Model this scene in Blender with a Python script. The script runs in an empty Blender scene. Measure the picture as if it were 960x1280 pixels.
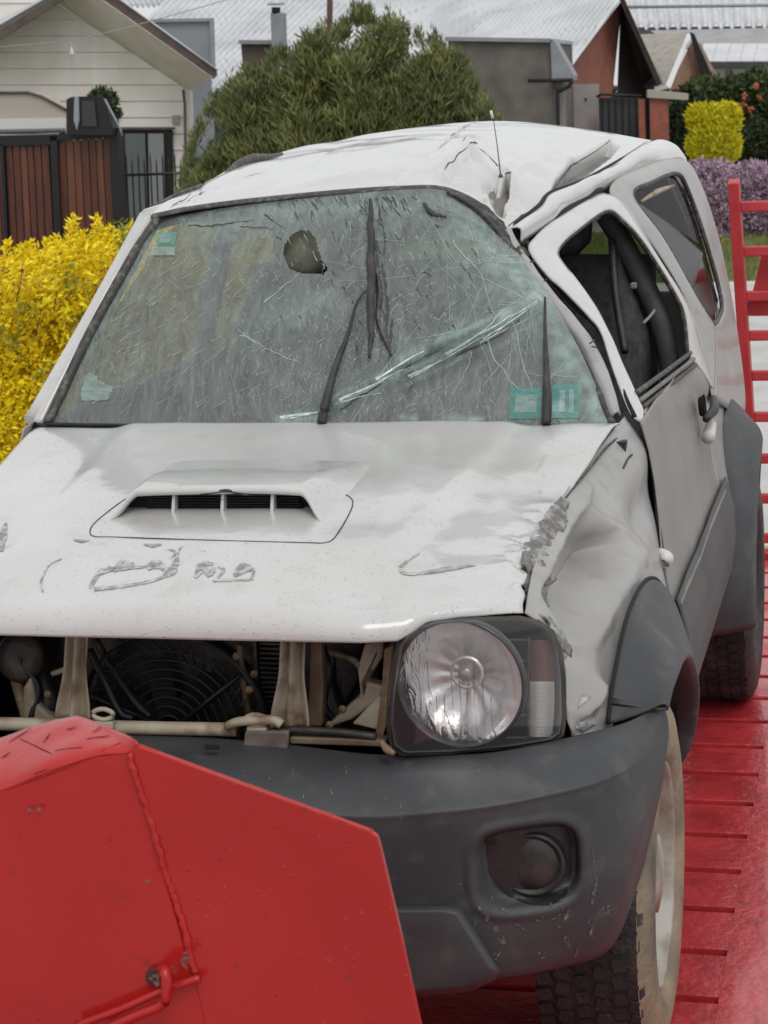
import bpy, bmesh, math, random
from mathutils import Vector, Matrix, noise
from mathutils.bvhtree import BVHTree
random.seed(7)
V = Vector
S = bpy.context.scene
COL = S.collection
PI = math.pi

# ------------------------------------------------------------------ camera
CAM = V((1.1293, -2.8654, 1.7381))
YAW, PIT, ROLL, FOC = -.2479, .2012, -.0452, 2499.0      # focal length in pixels of the 960 px wide photo
FW = V((math.sin(YAW)*math.cos(PIT), math.cos(YAW)*math.cos(PIT), -math.sin(PIT)))
_r = V((math.cos(YAW), -math.sin(YAW), 0)); _u = _r.cross(FW)
RT = _r*math.cos(ROLL) + _u*math.sin(ROLL)
UP = -_r*math.sin(ROLL) + _u*math.cos(ROLL)
cd = bpy.data.cameras.new('camera'); cam = bpy.data.objects.new('camera', cd); COL.objects.link(cam)
cam.matrix_world = Matrix((
    (RT.x, UP.x, -FW.x, CAM.x), (RT.y, UP.y, -FW.y, CAM.y), (RT.z, UP.z, -FW.z, CAM.z), (0, 0, 0, 1)))
cd.sensor_fit = 'HORIZONTAL'; cd.sensor_width = 36; cd.lens = FOC/960*36
cd.clip_start = .05; cd.clip_end = 2000
cd.dof.use_dof = True; cd.dof.focus_distance = 4.3; cd.dof.aperture_fstop = 20
S.camera = cam

# ------------------------------------------------------------------ sky and sun (overcast)
W = bpy.data.worlds.new('World'); S.world = W; W.use_nodes = True
nt = W.node_tree; nt.nodes.clear()
out = nt.nodes.new('ShaderNodeOutputWorld'); bg = nt.nodes.new('ShaderNodeBackground')
sky = nt.nodes.new('ShaderNodeTexSky'); sky.sky_type = 'NISHITA'; sky.sun_disc = False
sky.sun_elevation = math.radians(52); sky.sun_rotation = math.radians(150)
sky.air_density = 1.0; sky.dust_density = 4.0; sky.ozone_density = 1.0
hs = nt.nodes.new('ShaderNodeHueSaturation'); hs.inputs['Saturation'].default_value = .12
mx = nt.nodes.new('ShaderNodeMix'); mx.data_type = 'RGBA'; mx.inputs['Factor'].default_value = .72
# the cloud sheet of an overcast sky: three times brighter overhead than at the horizon
_tc = nt.nodes.new('ShaderNodeTexCoord'); _sx = nt.nodes.new('ShaderNodeSeparateXYZ'); nt.links.new(_tc.outputs['Generated'], _sx.inputs[0])
_mr = nt.nodes.new('ShaderNodeMapRange'); _mr.inputs['From Min'].default_value = 0; _mr.inputs['From Max'].default_value = 1
_mr.inputs['To Min'].default_value = 9.2; _mr.inputs['To Max'].default_value = 11.5; nt.links.new(_sx.outputs['Z'], _mr.inputs[0])
_cm = nt.nodes.new('ShaderNodeVectorMath'); _cm.operation = 'SCALE'; _cm.inputs[0].default_value = (.985, 1.0, 1.02); nt.links.new(_mr.outputs[0], _cm.inputs['Scale'])
nt.links.new(_cm.outputs[0], mx.inputs['B'])
nt.links.new(sky.outputs[0], hs.inputs['Color']); nt.links.new(hs.outputs[0], mx.inputs['A'])
nt.links.new(mx.outputs['Result'], bg.inputs[0]); bg.inputs[1].default_value = .11
nt.links.new(bg.outputs[0], out.inputs[0])
sd = bpy.data.lights.new('sun', 'SUN'); sd.energy = .9; sd.angle = math.radians(25); sd.color = (1, .97, .93)
sun = bpy.data.objects.new('sun', sd); COL.objects.link(sun)
_el, _az = math.radians(52), math.radians(150)
_dir = V((math.sin(_az)*math.cos(_el), math.cos(_az)*math.cos(_el), math.sin(_el)))
sun.rotation_euler = _dir.to_track_quat('Z', 'Y').to_euler()
S.view_settings.view_transform = 'Standard'; S.view_settings.look = 'None'
S.view_settings.exposure = -.1; S.view_settings.gamma = 1; S.view_settings.use_curve_mapping = False
S.cycles.max_bounces = 8; S.cycles.transparent_max_bounces = 16

# ------------------------------------------------------------------ helpers
def ray(px, py): return FW + RT*((px-480)/FOC) - UP*((py-640)/FOC)
def P(px, py, y=None, x=None, z=None):
    """where the line of sight through a photo pixel meets the plane y= (or x=, z=)"""
    d = ray(px, py)
    if x is not None: t = (x-CAM.x)/d.x
    elif z is not None: t = (z-CAM.z)/d.z
    else: t = (y-CAM.y)/d.y
    return CAM + d*t
def PP(a):
    if isinstance(a, Vector): return a
    return P(a[0], a[1], a[2])
def link(o, parent=None, kind=None, label=None):
    COL.objects.link(o)
    if parent is not None:
        o.parent = parent
        if parent.type == 'EMPTY': o.location = -parent.location
    if kind: o['kind'] = kind
    if label: o['label'] = label
    return o
def thing(name, label, cat, loc=(0, 0, 0), group=None):
    o = bpy.data.objects.new(name, None); COL.objects.link(o); o.location = loc
    o.empty_display_size = .1
    o['label'] = label; o['category'] = cat
    if group: o['group'] = group
    return o
def tag(o, label, cat, group=None):
    o['label'] = label; o['category'] = cat
    if group: o['group'] = group
    return o
def mk(name, vs, fs, mat, parent=None, smooth=True, kind=None, label=None, thick=0, bevel=0, sub=0):
    me = bpy.data.meshes.new(name); me.from_pydata([tuple(v) for v in vs], [], fs)
    if smooth:
        me.polygons.foreach_set('use_smooth', [True]*len(me.polygons))
    if mat: me.materials.append(mat)
    o = bpy.data.objects.new(name, me); link(o, parent, kind, label)
    if bevel:
        m = o.modifiers.new('b', 'BEVEL'); m.width = bevel; m.segments = 2; m.limit_method = 'ANGLE'; m.angle_limit = .6
    if sub:
        m = o.modifiers.new('s', 'SUBSURF'); m.levels = m.render_levels = sub
    if thick:
        m = o.modifiers.new('t', 'SOLIDIFY'); m.thickness = thick; m.offset = 0
    return o
def cr(pts, n):
    """n points along a Catmull-Rom curve through pts, uniform in the index"""
    m = len(pts); o = []
    for i in range(n):
        t = i*(m-1)/(n-1); k = min(int(t), m-2); f = t-k
        b, c = pts[k], pts[k+1]
        a = pts[k-1] if k > 0 else b*2-c
        d = pts[k+2] if k+2 < m else c*2-b
        o.append(.5*((2*b) + (c-a)*f + (2*a-5*b+4*c-d)*f*f + (-a+3*b-3*c+d)*f**3))
    return o
def grid(rows, nu, nv):
    R = [cr([PP(a) for a in r], nu) for r in rows]
    cols = [cr([r[i] for r in R], nv) for i in range(nu)]
    return [[cols[i][j] for i in range(nu)] for j in range(nv)]
def gridmesh(name, G, mat, parent=None, disp=None, **k):
    nv, nu = len(G), len(G[0])
    if disp:
        N = []
        for j in range(nv):
            for i in range(nu):
                a = G[j][min(i+1, nu-1)] - G[j][max(i-1, 0)]; b = G[min(j+1, nv-1)][i] - G[max(j-1, 0)][i]
                N.append(a.cross(b).normalized())
        vs = [G[j][i] + disp(G[j][i], i/(nu-1), j/(nv-1), N[j*nu+i]) for j in range(nv) for i in range(nu)]
    else:
        vs = [p for r in G for p in r]
    fs = [(j*nu+i, j*nu+i+1, (j+1)*nu+i+1, (j+1)*nu+i) for j in range(nv-1) for i in range(nu-1)]
    return mk(name, vs, fs, mat, parent, **k)
def loft(name, rows, nu, nv, mat, parent=None, disp=None, **k):
    return gridmesh(name, grid(rows, nu, nv), mat, parent, disp, **k)
def band(name, A, B, bulge, mat, parent=None, nu=60, nv=8, disp=None, **k):
    """a strip between two edges whose middle stands out by the vector bulge"""
    A = [PP(a) for a in A]; B = [PP(b) for b in B]; b = V(bulge)
    R = [A, [p.lerp(q, .3)+b*.8 for p, q in zip(A, B)], [p.lerp(q, .7)+b for p, q in zip(A, B)], B]
    return loft(name, R, nu, nv, mat, parent, disp, **k)
def tube_geo(pts, r, seg=8, caps=True):
    pts = [PP(p) for p in pts]; n = len(pts); rs = r if isinstance(r, (list, tuple)) else [r]*n
    vs, fs = [], []; up = V((0, 0, 1))
    for i, p in enumerate(pts):
        t = (pts[min(i+1, n-1)]-pts[max(i-1, 0)]).normalized()
        a = t.cross(up if abs(t.z) < .9 else V((1, 0, 0))).normalized(); b = t.cross(a)
        for k in range(seg):
            th = 2*PI*k/seg; vs.append(p + (a*math.cos(th)+b*math.sin(th))*rs[i])
    for i in range(n-1):
        for k in range(seg):
            fs.append((i*seg+k, i*seg+(k+1) % seg, (i+1)*seg+(k+1) % seg, (i+1)*seg+k))
    if caps:
        fs.append(tuple(range(seg))[::-1]); fs.append(tuple((n-1)*seg+k for k in range(seg)))
    return vs, fs
def tube(name, pts, r, mat, parent=None, seg=8, n=None, **k):
    pts = [PP(p) for p in pts]
    if n:
        if isinstance(r, (list, tuple)):
            m = len(r); r = [r[min(int(i*(m-1)/(n-1)), m-2)]*(1-(i*(m-1)/(n-1)-min(int(i*(m-1)/(n-1)), m-2))) + r[min(int(i*(m-1)/(n-1)), m-2)+1]*(i*(m-1)/(n-1)-min(int(i*(m-1)/(n-1)), m-2)) for i in range(n)]
        pts = cr(pts, n)
    v, f = tube_geo(pts, r, seg); return mk(name, v, f, mat, parent, **k)
def box_geo(c, s, rot=None):
    c = V(c); hx, hy, hz = s[0]/2, s[1]/2, s[2]/2
    vs = [V((x, y, z)) for x in (-hx, hx) for y in (-hy, hy) for z in (-hz, hz)]
    if rot is not None: vs = [rot @ v for v in vs]
    vs = [v+c for v in vs]
    return vs, [(0, 1, 3, 2), (4, 6, 7, 5), (0, 4, 5, 1), (2, 3, 7, 6), (0, 2, 6, 4), (1, 5, 7, 3)]
def box(name, c, s, mat, parent=None, rot=None, **k):
    k.setdefault('smooth', False)
    v, f = box_geo(c, s, rot); return mk(name, v, f, mat, parent, **k)
def join(geos):
    vs, fs = [], []
    for v, f in geos:
        o = len(vs); vs += list(v); fs += [tuple(i+o for i in q) for q in f]
    return vs, fs
def prism(name, poly, ext, mat, parent=None, **k):
    """a flat outline given its thickness ext"""
    k.setdefault('smooth', False)
    p = [PP(a) for a in poly]; e = V(ext); n = len(p)
    vs = p + [q+e for q in p]
    fs = [tuple(range(n)), tuple(range(2*n-1, n-1, -1))] + [(i, i+n, (i+1) % n+n, (i+1) % n) for i in range(n)]
    return mk(name, vs, fs, mat, parent, **k)
def lathe_geo(prof, c, ax, seg=64, mod=None):
    """prof: (radius, offset along ax)"""
    ax = V(ax).normalized(); a = ax.cross(V((0, 0, 1)) if abs(ax.z) < .9 else V((1, 0, 0))).normalized(); b = ax.cross(a); c = V(c)
    vs, fs = [], []; m = len(prof)
    for k in range(seg):
        th = 2*PI*k/seg
        for j, (r, h) in enumerate(prof):
            if mod: r, h = mod(k, j, r, h)
            vs.append(c + (a*math.cos(th)+b*math.sin(th))*r + ax*h)
    for k in range(seg):
        for j in range(m-1):
            k2 = (k+1) % seg
            fs.append((k*m+j, k2*m+j, k2*m+j+1, k*m+j+1))
    return vs, fs
def lathe(name, prof, c, ax, mat, parent=None, seg=64, mod=None, **k):
    v, f = lathe_geo(prof, c, ax, seg, mod); return mk(name, v, f, mat, parent, **k)
def bvh(o):
    """ray caster on a finished part, in world coordinates"""
    me = o.data; off = o.location + (o.parent.location if o.parent else V((0, 0, 0)))
    if o.parent is None: off = o.location
    vs = [v.co for v in me.vertices]
    return BVHTree.FromPolygons(vs, [tuple(p.vertices) for p in me.polygons])
def on(tree, px, py, lift=0.0):
    d = ray(px, py).normalized(); h = tree.ray_cast(CAM, d)
    if h[0] is None: return None
    n = h[1] if h[1].dot(d) < 0 else -h[1]
    return h[0] + n*lift
def proj(q):
    d = q-CAM; z = d.dot(FW); return 480+FOC*d.dot(RT)/z, 640-FOC*d.dot(UP)/z
def inpoly(x, y, poly):
    c = False; j = len(poly)-1
    for i in range(len(poly)):
        (xi, yi), (xj, yj) = poly[i], poly[j]
        if (yi > y) != (yj > y) and x < (xj-xi)*(y-yi)/(yj-yi)+xi: c = not c
        j = i
    return c
def faceto(o):
    """turn every face of a pane outwards, towards the open front side"""
    me = o.data; bm = bmesh.new(); bm.from_mesh(me); off = o.location + (o.parent.location if o.parent else V((0, 0, 0)))
    fl = [f for f in bm.faces if f.normal.dot(CAM-f.calc_center_median()) < 0]
    bmesh.ops.reverse_faces(bm, faces=fl); bm.to_mesh(me); bm.free(); return o
def fbm(p, s, o=3):
    return noise.fractal(V(p)*s, 1.0, 2.0, o)
def seg_d(x, y, a, b):
    ax, ay = a; bx, by = b; dx, dy = bx-ax, by-ay
    t = max(0, min(1, ((x-ax)*dx+(y-ay)*dy)/(dx*dx+dy*dy)))
    return math.hypot(x-ax-t*dx, y-ay-t*dy), t
def sstep(a, b, x):
    t = max(0, min(1, (x-a)/(b-a))); return t*t*(3-2*t)
def gauss(d, w): return math.exp(-(d/w)**2)

# ------------------------------------------------------------------ materials
def mat(name, col, rough=.5, metal=0, col2=None, nscale=4, ncon=(.4, .6), bump=0, bscale=60, coat=0, spec=.5,
        noise_detail=5, bdist=.01, stretch=None, alpha=None, emis=None, rough2=None):
    m = bpy.data.materials.new(name); m.use_nodes = True; t = m.node_tree; N = t.nodes; L = t.links
    b = N['Principled BSDF']
    b.inputs['Base Color'].default_value = (*col, 1); b.inputs['Roughness'].default_value = rough
    b.inputs['Metallic'].default_value = metal; b.inputs['Coat Weight'].default_value = coat
    b.inputs['Specular IOR Level'].default_value = spec; b.inputs['Coat Roughness'].default_value = .08
    tc = N.new('ShaderNodeTexCoord'); src = tc.outputs['Object']
    if stretch:
        mp = N.new('ShaderNodeMapping'); mp.inputs['Scale'].default_value = stretch; L.new(src, mp.inputs[0]); src = mp.outputs[0]
    if col2 is not None:
        n = N.new('ShaderNodeTexNoise'); n.inputs['Scale'].default_value = nscale; n.inputs['Detail'].default_value = noise_detail
        L.new(src, n.inputs['Vector'])
        r = N.new('ShaderNodeValToRGB'); r.color_ramp.elements[0].position = ncon[0]; r.color_ramp.elements[1].position = ncon[1]
        r.color_ramp.elements[0].color = (*col, 1); r.color_ramp.elements[1].color = (*col2, 1)
        L.new(n.outputs['Fac'], r.inputs[0]); L.new(r.outputs[0], b.inputs['Base Color'])
        if rough2 is not None:
            q = N.new('ShaderNodeMapRange'); q.inputs['From Min'].default_value = ncon[0]; q.inputs['From Max'].default_value = ncon[1]
            q.inputs['To Min'].default_value = rough; q.inputs['To Max'].default_value = rough2
            L.new(n.outputs['Fac'], q.inputs[0]); L.new(q.outputs[0], b.inputs['Roughness'])
    if bump:
        n2 = N.new('ShaderNodeTexNoise'); n2.inputs['Scale'].default_value = bscale; n2.inputs['Detail'].default_value = 4
        L.new(src, n2.inputs['Vector'])
        bp = N.new('ShaderNodeBump'); bp.inputs['Strength'].default_value = bump; bp.inputs['Distance'].default_value = bdist
        L.new(n2.outputs['Fac'], bp.inputs['Height']); L.new(bp.outputs[0], b.inputs['Normal'])
    if emis:
        b.inputs['Emission Color'].default_value = (*emis, 1); b.inputs['Emission Strength'].default_value = 1
    return m
def add_layer(m, col, scale, lo, hi, amt=1, stretch=None, detail=6, rough=None):
    """a second stain layer over whatever drives the base colour"""
    t = m.node_tree; N = t.nodes; L = t.links; b = N['Principled BSDF']
    tc = N.new('ShaderNodeTexCoord'); src = tc.outputs['Object']
    if stretch:
        mp = N.new('ShaderNodeMapping'); mp.inputs['Scale'].default_value = stretch; L.new(src, mp.inputs[0]); src = mp.outputs[0]
    n = N.new('ShaderNodeTexNoise'); n.inputs['Scale'].default_value = scale; n.inputs['Detail'].default_value = detail
    L.new(src, n.inputs['Vector'])
    r = N.new('ShaderNodeMapRange'); r.inputs['From Min'].default_value = lo; r.inputs['From Max'].default_value = hi
    r.inputs['To Max'].default_value = amt; L.new(n.outputs['Fac'], r.inputs[0])
    x = N.new('ShaderNodeMix'); x.data_type = 'RGBA'; L.new(r.outputs[0], x.inputs['Factor'])
    s = b.inputs['Base Color']
    if s.is_linked: L.new(s.links[0].from_socket, x.inputs['A'])
    else: x.inputs['A'].default_value = s.default_value
    x.inputs['B'].default_value = (*col, 1); L.new(x.outputs['Result'], s)
    return m
def drops(m, scale=75, strength=.5, thr=.12, dist=.004):
    """rain drops standing on the surface, as relief"""
    t = m.node_tree; N = t.nodes; L = t.links; b = N['Principled BSDF']
    tc = N.new('ShaderNodeTexCoord'); wn = N.new('ShaderNodeTexNoise'); wn.inputs['Scale'].default_value = 40
    L.new(tc.outputs['Object'], wn.inputs['Vector'])
    ad = N.new('ShaderNodeMix'); ad.data_type = 'RGBA'; ad.blend_type = 'ADD'; ad.inputs['Factor'].default_value = .02
    L.new(tc.outputs['Object'], ad.inputs['A']); L.new(wn.outputs['Color'], ad.inputs['B'])
    v = N.new('ShaderNodeTexVoronoi'); v.inputs['Scale'].default_value = scale; L.new(ad.outputs['Result'], v.inputs['Vector'])
    sp = N.new('ShaderNodeSeparateColor'); L.new(v.outputs['Color'], sp.inputs[0])
    # a random size per cell; most cells have none
    sz = N.new('ShaderNodeMapRange'); sz.inputs['From Min'].default_value = .55; sz.inputs['From Max'].default_value = 1
    sz.inputs['To Min'].default_value = 0; sz.inputs['To Max'].default_value = thr*3.2; L.new(sp.outputs[0], sz.inputs[0])
    sb = N.new('ShaderNodeMath'); sb.operation = 'SUBTRACT'; L.new(sz.outputs[0], sb.inputs[0]); L.new(v.outputs['Distance'], sb.inputs[1])
    cl = N.new('ShaderNodeMath'); cl.operation = 'MAXIMUM'; cl.inputs[1].default_value = 0; L.new(sb.outputs[0], cl.inputs[0])
    pw = N.new('ShaderNodeMath'); pw.operation = 'POWER'; pw.inputs[1].default_value = .5; L.new(cl.outputs[0], pw.inputs[0])
    bp = N.new('ShaderNodeBump'); bp.inputs['Strength'].default_value = strength; bp.inputs['Distance'].default_value = dist
    L.new(pw.outputs[0], bp.inputs['Height'])
    s = b.inputs['Normal']
    if s.is_linked: L.new(s.links[0].from_socket, bp.inputs['Normal'])
    L.new(bp.outputs[0], s)
    if b.inputs['Coat Weight'].default_value > 0: L.new(bp.outputs[0], b.inputs['Coat Normal'])
    return m

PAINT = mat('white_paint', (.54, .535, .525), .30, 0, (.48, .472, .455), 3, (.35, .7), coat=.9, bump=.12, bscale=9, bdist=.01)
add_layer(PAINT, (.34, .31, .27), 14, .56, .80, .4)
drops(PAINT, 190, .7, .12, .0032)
PAINT_DOOR = mat('white_paint_door_shade', (.255, .248, .236), .42, 0, (.21, .202, .19), 5, (.35, .7), coat=.0, spec=.4, bump=.05, bscale=6)  # the white paint again, colour darkened for the shade on the door
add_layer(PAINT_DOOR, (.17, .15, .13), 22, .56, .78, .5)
PAINT_SIDE = mat('white_paint_side_shade', (.35, .343, .332), .36, 0, (.29, .28, .268), 5, (.35, .7), coat=.12, bump=.06, bscale=6)  # the white paint again, colour darkened for the shade on upright sides
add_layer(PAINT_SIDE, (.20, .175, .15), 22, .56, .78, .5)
PAINT_RAW = mat('torn_paint', (.15, .145, .14), .55, 0, (.36, .35, .34), 45, (.46, .66), bump=.6, bscale=90)
add_layer(PAINT_RAW, (.13, .085, .06), 30, .58, .70, .6)
CLADM = mat('grey_cladding', (.075, .075, .078), .62, 0, (.10, .096, .094), 5, (.35, .7), spec=.25, bump=.1, bscale=12)
add_layer(CLADM, (.12, .10, .09), 16, .55, .75, .5)
PLASTIC = mat('grey_plastic', (.040, .042, .046), .48, 0, (.062, .064, .066), 8, (.4, .75), bump=.25, bscale=350, bdist=.002, spec=.4)
add_layer(PLASTIC, (.13, .12, .105), 18, .56, .75, .45)
BLACK = mat('black_plastic', (.012, .012, .013), .45, 0, (.03, .028, .026), 20, (.4, .7), bump=.1, bscale=200)
RUBBER = mat('black_rubber', (.018, .018, .018), .6, 0, (.05, .047, .043), 30, (.45, .7))
SEAL = mat('seal_dirty', (.035, .033, .03), .55, 0, (.14, .13, .12), 60, (.5, .7))
GAP = mat('gap_dark', (.008, .008, .008), .8)
TAN = mat('muddy_sidewall', (.29, .235, .155), .75, 0, (.10, .085, .068), 7, (.42, .72), bump=.4, bscale=60)
TREAD = mat('tyre_tread', (.022, .022, .022), .7, 0, (.075, .065, .052), 10, (.5, .72), bump=.4, bscale=120)
RIM = mat('muddy_rim', (.42, .40, .36), .45, 0, (.20, .165, .12), 10, (.40, .64), bump=.2, bscale=50)
PRIMER = mat('beige_metal', (.33, .27, .19), .5, 0, (.42, .37, .29), 12, (.35, .6), bump=.2, bscale=40)
add_layer(PRIMER, (.15, .085, .04), 16, .5, .64, .85)
DARKMET = mat('dark_metal', (.03, .028, .026), .5, .3, (.075, .06, .045), 14, (.45, .65), bump=.3, bscale=60)
FIN = mat('radiator_fins', (.09, .085, .08), .5, .6, (.05, .045, .04), 30)
CHROME = mat('reflector_chrome', (.95, .94, .94), .30, .80, bump=.4, bscale=22, bdist=.01)
SEAT = mat('seat_fabric', (.035, .035, .038), .9, 0, (.06, .06, .062), 40, bump=.3, bscale=300)
DASH = mat('dashboard_plastic', (.05, .052, .055), .6, 0, (.08, .08, .08), 8)
TRIM = mat('light_trim', (.22, .21, .19), .8, 0, (.16, .15, .14), 6)
WHITE = mat('off_white', (.62, .61, .57), .5)
SCUFF = mat('scuffed_paint', (.25, .245, .24), .6, 0, (.50, .49, .48), 70, (.40, .60), bump=.3, bscale=120)
SCUFF_L = mat('light_scuff', (.36, .35, .34), .55, 0, (.48, .47, .46), 90, (.35, .65))
def crazing(m, col):
    """milky crushed areas of the pane, from the mesh attribute 'craze'"""
    t = m.node_tree; N = t.nodes; L = t.links
    mixes = [n for n in N if n.type == 'MIX_SHADER' and n.inputs[1].is_linked and n.inputs[1].links[0].from_node.type == 'BSDF_TRANSPARENT'][0]
    df = [n for n in N if n.type == 'BSDF_DIFFUSE'][0]
    at = N.new('ShaderNodeAttribute'); at.attribute_name = 'craze'
    tc = N.new('ShaderNodeTexCoord'); ns = N.new('ShaderNodeTexNoise'); ns.inputs['Scale'].default_value = 38; ns.inputs['Detail'].default_value = 7; L.new(tc.outputs['Object'], ns.inputs['Vector'])
    r = N.new('ShaderNodeMapRange'); r.inputs['From Min'].default_value = .3; r.inputs['From Max'].default_value = .7; r.inputs['To Min'].default_value = .35; r.inputs['To Max'].default_value = 1.3
    L.new(ns.outputs['Fac'], r.inputs[0])
    mu = N.new('ShaderNodeMath'); mu.operation = 'MULTIPLY'; L.new(r.outputs[0], mu.inputs[0]); L.new(at.outputs['Fac'], mu.inputs[1])
    ad = N.new('ShaderNodeMath'); ad.operation = 'MULTIPLY_ADD'; ad.use_clamp = True; ad.inputs[1].default_value = .5; L.new(mu.outputs[0], ad.inputs[0])
    L.new(mixes.inputs[0].links[0].from_socket, ad.inputs[2]); L.new(ad.outputs[0], mixes.inputs[0])
    cm = N.new('ShaderNodeMix'); cm.data_type = 'RGBA'; cm.inputs['A'].default_value = df.inputs[0].default_value; cm.inputs['B'].default_value = (*col, 1)
    cl = N.new('ShaderNodeMath'); cl.operation = 'MULTIPLY'; cl.use_clamp = True; cl.inputs[1].default_value = 1.6; L.new(mu.outputs[0], cl.inputs[0])
    L.new(cl.outputs[0], cm.inputs['Factor']); L.new(cm.outputs['Result'], df.inputs[0])
def to_world(m):
    """drive the wear by place in the world, so copies that share a mesh differ"""
    t = m.node_tree; g_ = t.nodes.new('ShaderNodeNewGeometry')
    for n in [n for n in t.nodes if n.type == 'TEX_COORD']:
        for l in list(n.outputs['Object'].links): t.links.new(g_.outputs['Position'], l.to_socket)
    return m
def patchy(m, scale=60, lo=.46, hi=.56):
    """break the film up so the paint below shows between the scraped spots"""
    t = m.node_tree; N = t.nodes; L = t.links; tc = N.new('ShaderNodeTexCoord'); n = N.new('ShaderNodeTexNoise')
    n.inputs['Scale'].default_value = scale; n.inputs['Detail'].default_value = 6; L.new(tc.outputs['Object'], n.inputs['Vector'])
    r = N.new('ShaderNodeMapRange'); r.inputs['From Min'].default_value = lo; r.inputs['From Max'].default_value = hi
    L.new(n.outputs['Fac'], r.inputs[0]); L.new(r.outputs[0], N['Principled BSDF'].inputs['Alpha']); return m
patchy(SCUFF, 90, .24, .50)
TEAL = mat('teal_sticker', (.05, .42, .37), .5, 0, (.13, .55, .48), 40)
PALE = mat('pale_sticker', (.42, .60, .55), .5, 0, (.5, .66, .62), 40)
AMBER = mat('reddish_lens', (.20, .055, .04), .2, 0, (.12, .05, .04), 20)
CLEARL = mat('ribbed_lens', (.70, .66, .63), .2, .2)
REDP = mat('red_paint', (.42, .018, .015), .36, 0, (.36, .014, .012), 3, (.3, .7), coat=.6, spec=.1, bump=.12, bscale=45, bdist=.004)
add_layer(REDP, (.16, .02, .02), 26, .66, .74, .6)
add_layer(REDP, (.62, .16, .16), 210, .74, .78, .55, detail=2)
drops(REDP, 110, .6, .07, .004)
REDDECK = mat('red_deck_paint', (.58, .05, .055), .25, 0, (.40, .028, .034), 7, (.35, .65), coat=.6, bump=.5, bscale=38, bdist=.006)
add_layer(REDDECK, (.10, .025, .025), 30, .60, .72, .6)
REDRAMP = mat('red_ramp_paint', (.50, .045, .05), .5, 0, (.40, .03, .035), 10, (.4, .7), bump=.1, bscale=60)

def glassy(name, tint, haze, haze_fac, rough=.04, ior=1.5, streak=None, bumps=None, refl=1.0):
    """a pane: see-through tint, a share of milky scatter, and reflection growing at grazing angles"""
    m = bpy.data.materials.new(name); m.use_nodes = True; t = m.node_tree; N = t.nodes; L = t.links; N.clear()
    o = N.new('ShaderNodeOutputMaterial'); tr = N.new('ShaderNodeBsdfTransparent'); tr.inputs[0].default_value = (*tint, 1)
    df = N.new('ShaderNodeBsdfDiffuse'); df.inputs[0].default_value = (*haze, 1)
    m1 = N.new('ShaderNodeMixShader'); L.new(tr.outputs[0], m1.inputs[1]); L.new(df.outputs[0], m1.inputs[2])
    m1.inputs[0].default_value = haze_fac
    gl = N.new('ShaderNodeBsdfGlossy'); gl.inputs['Roughness'].default_value = rough; gl.inputs[0].default_value = (refl, refl, refl, 1)
    fr = N.new('ShaderNodeFresnel'); fr.inputs[0].default_value = ior
    m2 = N.new('ShaderNodeMixShader'); L.new(fr.outputs[0], m2.inputs[0]); L.new(m1.outputs[0], m2.inputs[1]); L.new(gl.outputs[0], m2.inputs[2])
    L.new(m2.outputs[0], o.inputs[0])
    tc = N.new('ShaderNodeTexCoord')
    if streak:
        mp = N.new('ShaderNodeMapping'); mp.inputs['Rotation'].default_value = streak[0]; mp.inputs['Scale'].default_value = streak[1]
        L.new(tc.outputs['Object'], mp.inputs[0])
        n = N.new('ShaderNodeTexNoise'); n.inputs['Scale'].default_value = 1; n.inputs['Detail'].default_value = 6; n.inputs['Distortion'].default_value = 1.2
        L.new(mp.outputs[0], n.inputs['Vector'])
        r = N.new('ShaderNodeMapRange'); r.inputs['From Min'].default_value = .35; r.inputs['From Max'].default_value = .75
        r.inputs['To Min'].default_value = haze_fac*.72; r.inputs['To Max'].default_value = min(1, haze_fac*1.4)
        L.new(n.outputs['Fac'], r.inputs[0]); L.new(r.outputs[0], m1.inputs[0])
    if bumps:
        prev = None
        for (sc, st, dist) in bumps:
            n = N.new('ShaderNodeTexNoise'); n.inputs['Scale'].default_value = sc; n.inputs['Detail'].default_value = 5; n.inputs['Distortion'].default_value = .8
            mp = N.new('ShaderNodeMapping'); mp.inputs['Rotation'].default_value = (.3, .5, .5); mp.inputs['Scale'].default_value = (1.6, .6, .6)
            L.new(tc.outputs['Object'], mp.inputs[0]); L.new(mp.outputs[0], n.inputs['Vector'])
            bp = N.new('ShaderNodeBump'); bp.inputs['Strength'].default_value = st; bp.inputs['Distance'].default_value = dist
            L.new(n.outputs['Fac'], bp.inputs['Height'])
            if prev: L.new(prev.outputs[0], bp.inputs['Normal'])
            prev = bp
        L.new(prev.outputs[0], gl.inputs['Normal']); L.new(prev.outputs[0], fr.inputs['Normal']); L.new(prev.outputs[0], df.inputs['Normal'])
    return m
WSG = glassy('cracked_laminated_glass', (.58, .63, .60), (.30, .345, .325), .36, .10, 1.5,
             streak=((0, .45, 0), (34, 14, 9)), bumps=((16, .28, .02), (60, .55, .008), (150, .5, .004)))
crazing(WSG, (.36, .50, .44))
CRACK = glassy('crack_white', (.7, .78, .74), (.50, .60, .56), .50, .5, 1.3)
CRACK_S = None and glassy('crushed_glass', (.7, .8, .76), (.55, .70, .65), .75, .3, bumps=((90, .8, .01),))
SIDEG = glassy('side_glass', (.36, .40, .36), (.10, .11, .11), .10, .02)
HLG = glassy('lamp_cover', (.86, .86, .86), (.4, .4, .4), .06, .06)
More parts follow.
